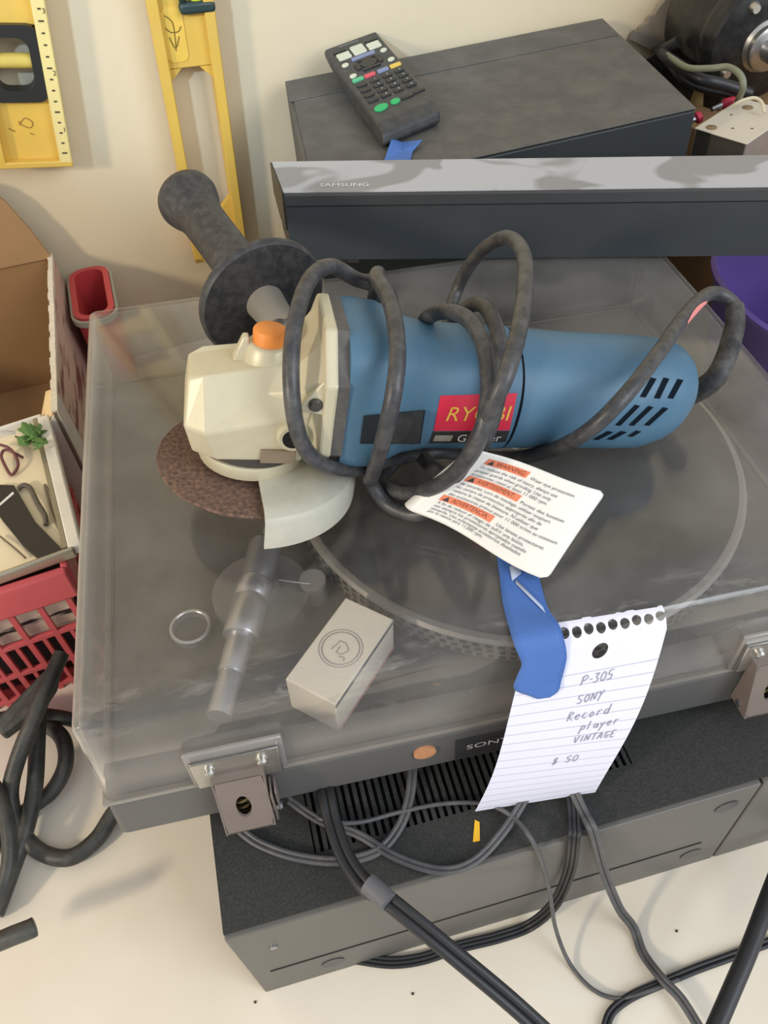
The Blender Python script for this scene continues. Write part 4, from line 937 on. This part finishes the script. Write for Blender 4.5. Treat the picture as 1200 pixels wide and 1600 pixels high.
# tray lying on the crate
ZT = .1415
fr_, br_ = at(112, 868, ZT), at(63, 664, ZT); ty_ = (br_-fr_).normalized(); tx_ = Vector((ty_.y, -ty_.x, 0)); tl = (br_-fr_).length
M_Y = Matrix(((tx_.x, ty_.x, 0, fr_.x), (tx_.y, ty_.y, 0, fr_.y), (0, 0, 1, ZT), (0, 0, 0, 1)))
ty = thing('shallow_tray', 'cream shallow tray with metal edge lying on the red crate', 'tray', M_Y)
TWd = .24
CREAMT = mat('tray_cream', (232, 218, 184), .6, var=.03)
b = MB(); b.box(-TWd, 0, 0, tl, 0, .002); b.build('tray_floor', CREAMT, ty)
for x0, x1, y0, y1, m, nm in ((-TWd, .004, -.003, .001, mat('tray_metal', (176, 170, 152), .3, .6), 'front_edge'), (.0, .010, 0, tl, mat('tray_white', (226, 222, 210), .5), 'side_edge'), (-TWd, .004, tl, tl+.004, mat('tray_white', (0, 0, 0)), 'back_edge')):
    b = MB(); b.box(x0, x1, y0, y1, -.001, .009); b.build(nm, m, ty, bevel=.0015)
b = MB(); b.box(-.0035, 0, .002, tl, .002, .0085); b.build('side_lip', mat('tray_lip', (150, 142, 120), .4, .4), ty)
zt = ZT+.0025
def flat_poly(name, pix, h, m, label, cat):
    q = [at(x, y, zt+h) for x, y in pix]; n = len(q); b = MB(); b.add([Vector((v.x, v.y, zt)) for v in q]+q, [tuple(range(n))[::-1], tuple(range(n, 2*n))]+[(i, (i+1) % n, n+(i+1) % n, n+i) for i in range(n)])
    o = b.build(name, m, smooth=False); tag(o, label, cat); return o
flat_poly('phone_case', ((-6, 757), (22, 758), (55, 815), (103, 864), (60, 872), (36, 852), (0, 808)), .004, mat('black_case', (38, 34, 32), .45, var=.2), 'black flat folded case lying in the cream tray', 'case')
flat_poly('paper_slip', ((0, 786), (20, 768), (22, 771), (0, 790)), .0046, WHITE, 'narrow white paper slip across the black case', 'slip')
t = thing('leafy_sprig', 'curled green leafy sprig in the back corner of the tray', 'sprig', loc=tuple(at(52, 685, zt)))
random.seed(3)
for k in range(22):
    c_ = at(52+random.uniform(-16, 16), 684+random.uniform(-15, 13), zt+random.uniform(.003, .016)); a = random.uniform(0, 6.28); s3 = random.uniform(.005, .009)
    d_ = Vector((math.cos(a), math.sin(a), random.uniform(-.3, .3))); e_ = Vector((-math.sin(a), math.cos(a), random.uniform(-.5, .5)))
    b = MB(); P5 = [c_-d_*s3, c_-d_*s3*.2+e_*s3*.55, c_+d_*s3*.7+e_*s3*.2, c_+d_*s3, c_+d_*s3*.6-e_*s3*.3, c_-d_*s3*.3-e_*s3*.55]
    b.add([P5[0], P5[1], P5[2], P5[3], P5[4], P5[5], c_+Vector((0, 0, .002))], [(6, i, (i+1) % 6) for i in range(6)]); b.build('leaf', LEAF, t, world=True, smooth=False)
b = MB(); b.tube([at(66, 696, zt+.002), at(50, 690, zt+.004), at(24, 682, zt+.002)], .0008, 6); b.build('stem', mat('stem', (90, 84, 50), .7), t, world=True)
wire('reading_glasses', 'pink and dark loop of wire-rimmed glasses lying in the tray', [at(0, 695, zt+.004), at(14, 700, zt+.006), at(24, 712, zt+.006), at(28, 728, zt+.004), at(18, 742, zt+.002), at(8, 728, zt+.004), at(2, 712, zt+.006), at(10, 703, zt+.007), at(36, 715, zt+.002)], .0013, mat('dark_pink_frame', (110, 62, 66), .4), 'glasses')
wire('cable_loop', 'grey cable with plugs looped in the tray beside the black case', [at(112, 848, zt+.002), at(95, 830, zt+.002), at(82, 805, zt+.003), at(74, 775, zt+.003), at(70, 758, zt+.003), at(76, 768, zt+.003), at(84, 795, zt+.003), at(96, 828, zt+.002), at(102, 858, zt+.002)], .0011, mat('cable_grey', (112, 100, 84), .5), 'cable')
wire('thick_cable_loop', 'thicker dark-tipped grey cable lying left of the thin loop in the tray', [at(28, 764, zt+.002), at(38, 758, zt+.003), at(48, 764, zt+.003), at(58, 785, zt+.004), at(70, 805, zt+.003), at(72, 820, zt+.002)], .0020, mat('cable_grey2', (92, 84, 76), .5), 'cable')
wire('thin_tray_wire', 'thin grey wire across the front of the tray', [at(0, 838, zt+.002), at(22, 856, zt+.003), at(40, 872, zt+.002)], .0008, mat('cable_grey', (0, 0, 0)), 'wire')
# cardboard box with raised flap
ZK = .158
a0, a1 = at(80, 397, ZK), at(88, 642, ZK)
ky = (a0-a1).normalized(); kx = Vector((ky.y, -ky.x, 0)); kl = (a0-a1).length
M_X = Matrix(((kx.x, ky.x, 0, a1.x), (kx.y, ky.y, 0, a1.y), (0, 0, 1, 0), (0, 0, 0, 1)))
cb = thing('open_cardboard_box', 'open cardboard box with raised flap and torn printed front corner', 'box', M_X)
XW = .26; th = .004
b = MB(); b.box(-.0035, 0, .0, kl, 0, ZK-.001); b.build('side_wall', CARDIN, cb)
LINER = mat('white_liner', (214, 208, 200), .7, var=.12, vscale=40)
b = MB(); b.box(0, .0008, .0, kl, 0, ZK); b.build('liner_side', LINER, cb)
b = MB(); b.add([(.0008, .030, ZK-.004), (.0008, kl, ZK-.004), (.0008, kl, .02), (.0008, .040, .045), (.0013, .030, ZK-.004), (.0013, kl, ZK-.004), (.0013, kl, .02), (.0013, .040, .045)], [(0, 1, 2, 3), (4, 7, 6, 5), (0, 4, 5, 1), (1, 5, 6, 2), (2, 6, 7, 3), (3, 7, 4, 0)]); b.build('printed_side', BOXPRINT, cb, smooth=False)
b = MB(); b.box(-XW, -.0035, kl-.0035, kl, 0, ZK); b.build('back_wall', CARDIN, cb)
b = MB(); b.box(-XW, -XW+.0035, .0, kl-.0035, 0, ZK); b.build('side_wall', CARDIN, cb)
b = MB(); b.box(-XW, -.0035, .0035, kl-.0035, 0, .003); b.build('bottom', CARDIN, cb)
# front wall with a torn upper edge
tp_ = [(-XW, ZK-.004), (-.14, ZK-.002), (-.10, ZK-.008), (-.075, ZK-.003), (-.05, ZK-.010), (-.036, ZK-.016), (-.024, ZK-.020), (-.014, ZK-.018), (-.006, ZK-.007), (0, ZK)]
b = MB(); n = len(tp_); vs = []
for y in (0, .0035):
    vs += [(x, y, 0) for x, z in tp_]+[(x, y, z) for x, z in tp_]
fs = [(i, i+1, n+i+1, n+i) for i in range(n-1)]+[(2*n+i+1, 2*n+i, 3*n+i, 3*n+i+1) for i in range(n-1)]+[(n+i, n+i+1, 3*n+i+1, 3*n+i) for i in range(n-1)]
b.add(vs, fs); b.build('front_wall', mat('white_liner', (214, 208, 200), .7, var=.12, vscale=40), cb, smooth=False)
# torn paper edge along the right rim and the curled corner
b = MB()
for k in range(24):
    y0, y1 = kl*k/24, kl*(k+1)/24; w_ = .003+.0015*random.random()
    b.box(-w_, .0012, y0, y1, ZK-.0012, ZK+.0010*random.random()+.0004)
b.build('torn_edge', mat('torn_edge', (222, 212, 192), .9, var=.2, vscale=300), cb, smooth=False)
q = [(-.003, .006, ZK-.004), (-.004, .030, ZK+.001), (-.010, .036, ZK-.004), (-.018, .024, ZK-.016), (-.024, .012, ZK-.024), (-.014, .004, ZK-.014)]
b = MB(); b.v = [Vector((-.012, .018, ZK-.006))]+[Vector(v) for v in q]; b.f = [(0, i+1, (i+1) % 6+1) for i in range(6)]; o = b.build('curled_tear', TORN, cb, smooth=False); s2 = o.modifiers.new('thick', 'SOLIDIFY'); s2.thickness = .0012
# flap
fh = .105
b = MB(); fl_ = [(-XW, 0), (0, 0), (-.010, .035), (-.022, .066), (-.034, .082), (-.048, .090), (-XW, .104)]
M_F = Matrix.Translation((0, kl-.0035, ZK-.001)) @ Matrix.Rotation(math.radians(86), 4, 'X')
b.prism(fl_, 0, .0035, M_F); b.build('flap', CARD, cb, smooth=False)
# dark lump at the bottom, enlarged to stand in for the box's inner shade
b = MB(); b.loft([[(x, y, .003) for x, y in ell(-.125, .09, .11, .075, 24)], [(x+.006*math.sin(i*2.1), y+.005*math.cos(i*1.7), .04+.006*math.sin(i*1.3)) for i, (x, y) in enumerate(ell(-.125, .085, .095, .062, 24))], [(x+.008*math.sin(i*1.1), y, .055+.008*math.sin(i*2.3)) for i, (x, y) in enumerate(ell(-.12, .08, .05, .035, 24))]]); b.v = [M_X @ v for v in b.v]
o = b.build('dark_infill', mat('dark_infill', (26, 24, 22), .9, bump=.6, bscale=120)); tag(o, 'dark lumpy fill standing in for shade at the bottom of the open cardboard box', 'infill')
# small red bin by the wall
ZR = .130
q0 = at(176, 432, ZR)
M_Q = M_W @ Matrix.Translation(((q0-W0).dot(WU)-.004, -.012, 0))
rb = thing('red_bin', 'small red plastic bin by the wall behind the open cardboard box', 'bin', M_Q)
def rring(x0, x1, y0, y1, r_, z): return [(x, y, z) for x, y in rrect(x0, x1, y0, y1, r_)]
b = MB(); b.loft([rring(-.038, 0-.006, -.094, -.006, .014, 0), rring(-.042, 0, -.10, 0, .016, ZR-.002), rring(-.042, 0, -.10, 0, .016, ZR), rring(-.036, -.006, -.094, -.006, .012, ZR), rring(-.033, -.010, -.090, -.010, .011, .004)]); b.build('bin_body', REDBIN, rb, ang=50)
b = MB(); b.loft([rring(-.045, .0030, -.103, .003, .018, ZR-.009), rring(-.045, .0030, -.103, .003, .018, ZR-.003), rring(-.042, .0004, -.10, .0004, .016, ZR-.003), rring(-.042, .0004, -.10, .0004, .016, ZR-.009)], cap=False); b.build('lid_lip', mat('lip_greygreen', (172, 170, 150), .5), rb)

# ------------------------------------------------------------------ spirit levels on the wall
def wall_uv(px, py, off=.02):
    q = on_plane(px, py, W0-WN*off, WN)-W0; return Vector((q.dot(WU), q.z))
def level(name, label, uv0, uv1, width, length, cut, parts):
    """uv0 bottom centre, uv1 a higher centre point"""
    ax = (uv1-uv0).normalized(); M_ = M_W @ Matrix(((ax.y, 0, ax.x, uv0.x), (0, 1, 0, -.003), (-ax.x, 0, ax.y, uv0.y), (0, 0, 0, 1)))
    t = thing(name, label, 'spirit level', M_); h = width/2
    return t, h
# right level
u0, u1 = wall_uv(346, 402), wall_uv(281, 0)
lv, h = level('spirit_level', 'yellow spirit level with open hand slot hanging right, behind the grinder grip', u0, u1, .058, .5, None, None)
h = .030; TK = .022
def wall_box(par, x0, x1, z0, z1, y0, y1, nm, m, bevel=.0012):
    b = MB(); b.box(x0, x1, -y1, -y0, z0, z1); return b.build(nm, m, par, bevel=bevel)
wall_box(lv, -h, -h+.010, 0, .62, 0, TK, 'edge_rail', YELLOWL); wall_box(lv, h-.010, h, 0, .62, 0, TK, 'edge_rail', YELLOWL)
zs0 = (wall_uv(352, 322)-u0).length-.004; zs1 = (wall_uv(320, 105)-u0).length
def web(z0, z1, holes_=()): wall_box(lv, -h+.008, h-.008, z0, z1, .006, TK-.007, 'web', YELLOWL)
web(0, zs0); web(zs1, .62)
for sx in (-1, 1):
    for za, zb in ((zs0, zs0+.012), (zs1, zs1-.012)):
        b = MB(); q = [(sx*(h-.009), za), (sx*(h-.021), za), (sx*(h-.009), zb)]; b.prism(q, .006, TK-.007, Matrix(((1, 0, 0, 0), (0, 0, -1, 0), (0, 1, 0, 0), (0, 0, 0, 1)))); b.build('gusset', YELLOWL, lv, smooth=False)
zv = zs1+.066
for x0, x1, z0, z1 in ((-.002, h+.0008, zv-.020, zv-.010), (-.002, h+.0008, zv+.030, zv+.04), (-.002, .006, zv-.010, zv+.03)):
    wall_box(lv, x0, x1, z0, z1, .002, TK+.001, 'vial_housing', DGREEN, .003)
b = MB(); b.cyl((.015, -TK*.6, zv-.012), (.015, -TK*.6, zv+.03), .0065); b.build('vial', VIAL, lv)
b = MB(); M2 = Matrix(((1, 0, 0, 0), (0, 0, -1, 0), (0, 1, 0, 0), (0, 0, 0, 1)))
b.prism(rrect(-.020, .0, zs1+.006, zs1+.052, .006), TK-.007, TK-.0062, M2); pn = b.build('moulded_pad', mat('pad_yellow', (230, 190, 84), .45), lv)
for st in ([(-.016, .040), (-.010, .034), (-.010, .020), (-.011, .010)], [(-.017, .030), (-.013, .026), (-.006, .026), (-.003, .030)], [(-.015, .022), (-.011, .012), (-.006, .022)]):
    b = MB(); b.tube([(x, -TK+.0060, zs1+.006+z) for x, z in st], .0005, 6, sub=3); b.build('marking', mat('dark_marking', (120, 96, 30), .6), pn)
b = MB(); b.box(-h+.012, h-.0105, -TK+.003, -.003, .020, .034); b.build('bubble_block', DGREEN, lv, bevel=.003)
wall_box(lv, -h, h, 0, .006, 0, TK, 'end_cap', YELLOWL)
# left level with a printed scale on its edge
u0, u1 = wall_uv(56, 252), wall_uv(-8, -60)
lv, _h = level('spirit_level', 'yellow spirit level with pale printed scale hanging in the corner at far left', u0, u1, .06, .5, None, None)
h = .0265; TK = .024
wall_box(lv, h-.0045, h+.0075, 0, .42, 0, TK, 'scale_rail', YELLOWP); wall_box(lv, -h-.010, -h, 0, .42, 0, TK, 'edge_rail', YELLOWL)
wall_box(lv, -h-.002, h-.003, .0, .058, .006, TK-.009, 'web', YELLOWL); wall_box(lv, -h-.002, h-.003, .118, .145, .006, TK-.009, 'web', YELLOWL); wall_box(lv, -h-.002, h-.003, .20, .42, .006, TK-.009, 'web', YELLOWL)
wall_box(lv, -h-.010, h+.0075, -.004, .002, 0, TK, 'end_cap', YELLOWL)
b = MB(); ho = rrect(-h, h-.004, .056, .120, .008); hi = rrect(-h+.008, h-.013, .066, .110, .010)
b.loft([[(x, -TK+.002, z) for x, z in ho], [(x, -TK+.002, z) for x, z in hi], [(x, -.006, z) for x, z in hi], [(x, -.006, z) for x, z in ho], [(x, -TK+.002, z) for x, z in ho]], cap=False); b.build('vial_housing', mat('black_frame', (34, 34, 32), .4), lv, ang=50)
b = MB(); b.cyl((-h, -.013, .089), (h-.010, -.013, .089), .0065); b.build('vial', mat('vial_amber', (206, 180, 90), .15), lv)
k_ = 0; z = .010
sm = MB()
while z < .30:
    w_ = .0028 if k_ % 4 else .0045
    sm.box(h+.0015-w_/2, h+.0015+w_/2, -TK-.0003, -TK+.001, z-.0007, z+.0007); z += .0095; k_ += 1
o = sm.build('scale_ticks', mat('tick_dark', (70, 62, 40), .6), lv, smooth=False)
for k, dgt in enumerate('12345'):
    vs, fs = text_geo(dgt, .0042); b = MB(); b.add([Vector((h+.0035+v.x, -TK-.0005, .030+.05*k+v.y)) for v in vs], fs); b.build('scale_number', mat('tick_dark', (0, 0, 0)), lv, smooth=False, fix=False)
b = MB(); b.tube([(x, -TK+.0086, z) for x, z in ((-.008, .034), (-.002, .040), (.004, .036), (.001, .031), (-.006, .034), (-.008, .037))], .0004, 6, sub=4); b.tube([(-.018, -.0154, .031), (-.013, -.0154, .028)], .0005, 6, sub=2); b.tube([(.000, -.0154, .026), (.003, -.0154, .025)], .0005, 6, sub=2); b.build('pencil_mark', mat('pencil_brown', (150, 110, 50), .8), lv)

# ------------------------------------------------------------------ loose cables
ZR_ = RH
def twin(name, label, pts, r_, m, sep, cat='cable', k=2):
    """ribbon of k parallel strands, one thing"""
    P = spline(pts, 8); t = thing(name, label, cat, loc=tuple(P[0])); up = Vector((0, 0, 1))
    for q in range(k):
        off = (q-(k-1)/2)*sep; Q = []
        for i, p_ in enumerate(P):
            d_ = (P[min(i+1, len(P)-1)]-P[max(i-1, 0)]).normalized(); s3 = d_.cross((CAM-p_).normalized()).normalized(); Q.append(p_+s3*off)
        b = MB(); b.tube(Q, r_, 8, spline_=False); b.build('strand', m, t, world=True, ang=80)
    return t
r0 = .0030
twin('power_lead', 'wide black twin lead running from the plinth to the bottom right of the receiver', [Tp(.115, .012, -.004), at(510, 1240, .150), at(520, 1285, .148), at(540, 1340, .148), at(572, 1384, .150), at(600, 1402, .150), at(650, 1442, .146), at(720, 1500, .136), at(800, 1567, .122), at(880, 1640, .10)], .0028, LEADB, .0046)
b = MB(); b.tube([at(574, 1380, .1535), at(590, 1394, .1535), at(606, 1410, .1535)], .0056, 10, sub=4); o = b.build('lead_sleeve', mat('sleeve_grey', (96, 96, 100), .6)); tag(o, 'grey sleeve wrapped round the wide black twin lead', 'sleeve')
twin('looped_lead', 'grey flat lead looping over the receiver top below the hinge', [Tp(.066, .004, -.006), at(362, 1278, ZR_+.006), at(385, 1305, ZR_+.003), at(420, 1325, ZR_+.003), at(470, 1340, ZR_+.003), at(530, 1345, ZR_+.003), at(590, 1330, ZR_+.003), at(625, 1290, ZR_+.003), at(640, 1245, ZR_+.004), at(645, 1200, ZR_+.006)], .0016, LEADG, .0028)
twin('ribbon_lead', 'grey ribbon lead sagging across the receiver vents below the note', [at(452, 1250, ZR_+.012), at(500, 1282, ZR_+.008), at(560, 1304, ZR_+.004), at(620, 1340, ZR_+.004), at(690, 1360, ZR_+.004), at(742, 1345, ZR_+.004), at(790, 1295, ZR_+.005), at(822, 1245, ZR_+.008)], .0014, LEADG, .0025)
wire('thin_lead', 'thin grey lead from the hinge winding over the receiver down to the table', [at(434, 1210, .168), at(444, 1235, .150), at(470, 1262, ZR_+.006), at(510, 1282, ZR_+.010), at(560, 1285, ZR_+.008), at(620, 1270, ZR_+.004), at(690, 1256, ZR_+.004), at(755, 1256, ZR_+.005), at(800, 1276, ZR_+.006), at(835, 1320, ZR_+.006), at(857, 1385, .075), at(868, 1450, .025), at(890, 1505, .004), at(925, 1545, .003), at(965, 1560, .003), at(1010, 1549, .004), at(1060, 1530, .004)], .0014, LEADG, 'cable')
twin('triple_lead', 'dark triple lead dropping over the receiver front and curling left to the table', [at(893, 1232, ZR_+.006), at(897, 1275, ZR_+.004), at(897, 1312, ZR_+.004), at(890, 1360, .085), at(868, 1410, .035), at(830, 1445, .006), at(780, 1464, .003), at(715, 1480, .003), at(660, 1498, .003), at(610, 1504, .003), at(556, 1497, .003)], .0014, LEADB, .0024, k=3)
twin('speaker_lead', 'grey twin lead running from under the note down to the bottom right', [at(894, 1232, ZR_+.008), at(912, 1270, ZR_+.005), at(928, 1303, ZR_+.004), at(945, 1365, .075), at(968, 1420, .03), at(990, 1450, .006), at(1005, 1490, .003), at(1035, 1530, .008), at(1065, 1562, .008), at(1098, 1615, .008)], .0017, LEADG, .0030)
twin('table_lead', 'black twin lead crossing the table under the grey speaker lead', [at(944, 1615, .003), at(955, 1582, .003), at(985, 1558, .003), at(1030, 1538, .003), at(1085, 1515, .003), at(1140, 1495, .003), at(1230, 1462, .003)], .0016, LEADB, .0028)
wire('thick_cable', 'thick black cable slanting up at the bottom right corner', [at(1110, 1625, .05), at(1140, 1555, .05), at(1172, 1480, .05), at(1200, 1405, .048), at(1240, 1300, .03)], .0055, LEADB, 'cable', 12)
# coil of thick black cable at the left
BC = mat('thick_black_cable', (44, 46, 42), .5, dust=.2, dscale=40)
rc = .0062
coil = thing('cable_coil', 'coil of thick black cable on the table left of the record player', 'cable', loc=tuple(at(60, 1200, 0)))
def strand(pts, r_=rc): b = MB(); b.tube(pts, r_, 12, sub=8); b.build('cable_turn', BC, coil, world=True, ang=80)
strand([at(96, 1022, .070), at(75, 1070, .068), at(52, 1125, .060), at(28, 1185, .046), at(16, 1240, .030), at(28, 1292, .016), at(62, 1330, .008), at(108, 1340, .007), at(150, 1312, .008), at(182, 1265, .012), at(240, 1200, .02)])
strand([at(-20, 1128, .020), at(30, 1118, .022), at(75, 1118, .020), at(125, 1128, .012), at(190, 1150, .008)], .0058)
strand([at(40, 1138, .012), at(72, 1134, .016), at(98, 1155, .018), at(102, 1195, .016), at(82, 1235, .010), at(50, 1260, .008), at(20, 1285, .008), at(-20, 1330, .008)])
strand([at(60, 1085, .045), at(58, 1160, .034), at(54, 1230, .024), at(42, 1290, .016), at(22, 1350, .009), at(-8, 1430, .007)])
strand([at(-20, 1215, .04), at(0, 1245, .040), at(14, 1300, .034), at(12, 1360, .024), at(-14, 1430, .012)], .0055)
b = MB(); q = [at(-12, 1128, .045), at(62, 1052, .058), at(96, 1020, .062), at(84, 1070, .060), at(60, 1108, .05), at(2, 1150, .04)]
b.v = q+[v-Vector((0, 0, .010)) for v in q]; n = 6; b.f = [tuple(range(6)), tuple(range(6, 12))[::-1]]+[(i, (i+1) % n, n+(i+1) % n, n+i) for i in range(n)]; b.build('strap', BC, coil, world=True, smooth=False, bevel=.003)
wire('cable_end', 'rounded black cable end poking in above the table at the lower left edge', [at(-60, 1490, .045), at(-10, 1474, .048), at(20, 1462, .050), at(46, 1452, .050), at(52, 1449, .0497), at(56, 1447, .0495)], lambda k: .0062*math.sqrt(max(.05, 1-max(0, (k-.88)/.12)**2)), BC, 'cable', 14)

# crumbs on the tabletop
for px, py, lab in ((399, 1566, 'dark crumb on the table below the left end of the receiver'), (645, 1553, 'dark crumb on the table left of the wide black twin lead'), (1057, 1455, 'dark crumb on the table between the grey speaker lead and the receiver')):
    b = MB(); p_ = at(px, py, 0); b.loft([[(x*k, y*k, z) for x, y in ((.0016, .0002), (.0006, .0014), (-.0012, .0010), (-.0014, -.0008), (.0004, -.0015))] for k, z in ((.45, 0), (.65, .0005), (.3, .0010))]); o = b.build('crumb', mat('crumb_brown', (70, 58, 46), .9)); o.location = p_; tag(o, lab, 'crumb', 'crumbs on the table')
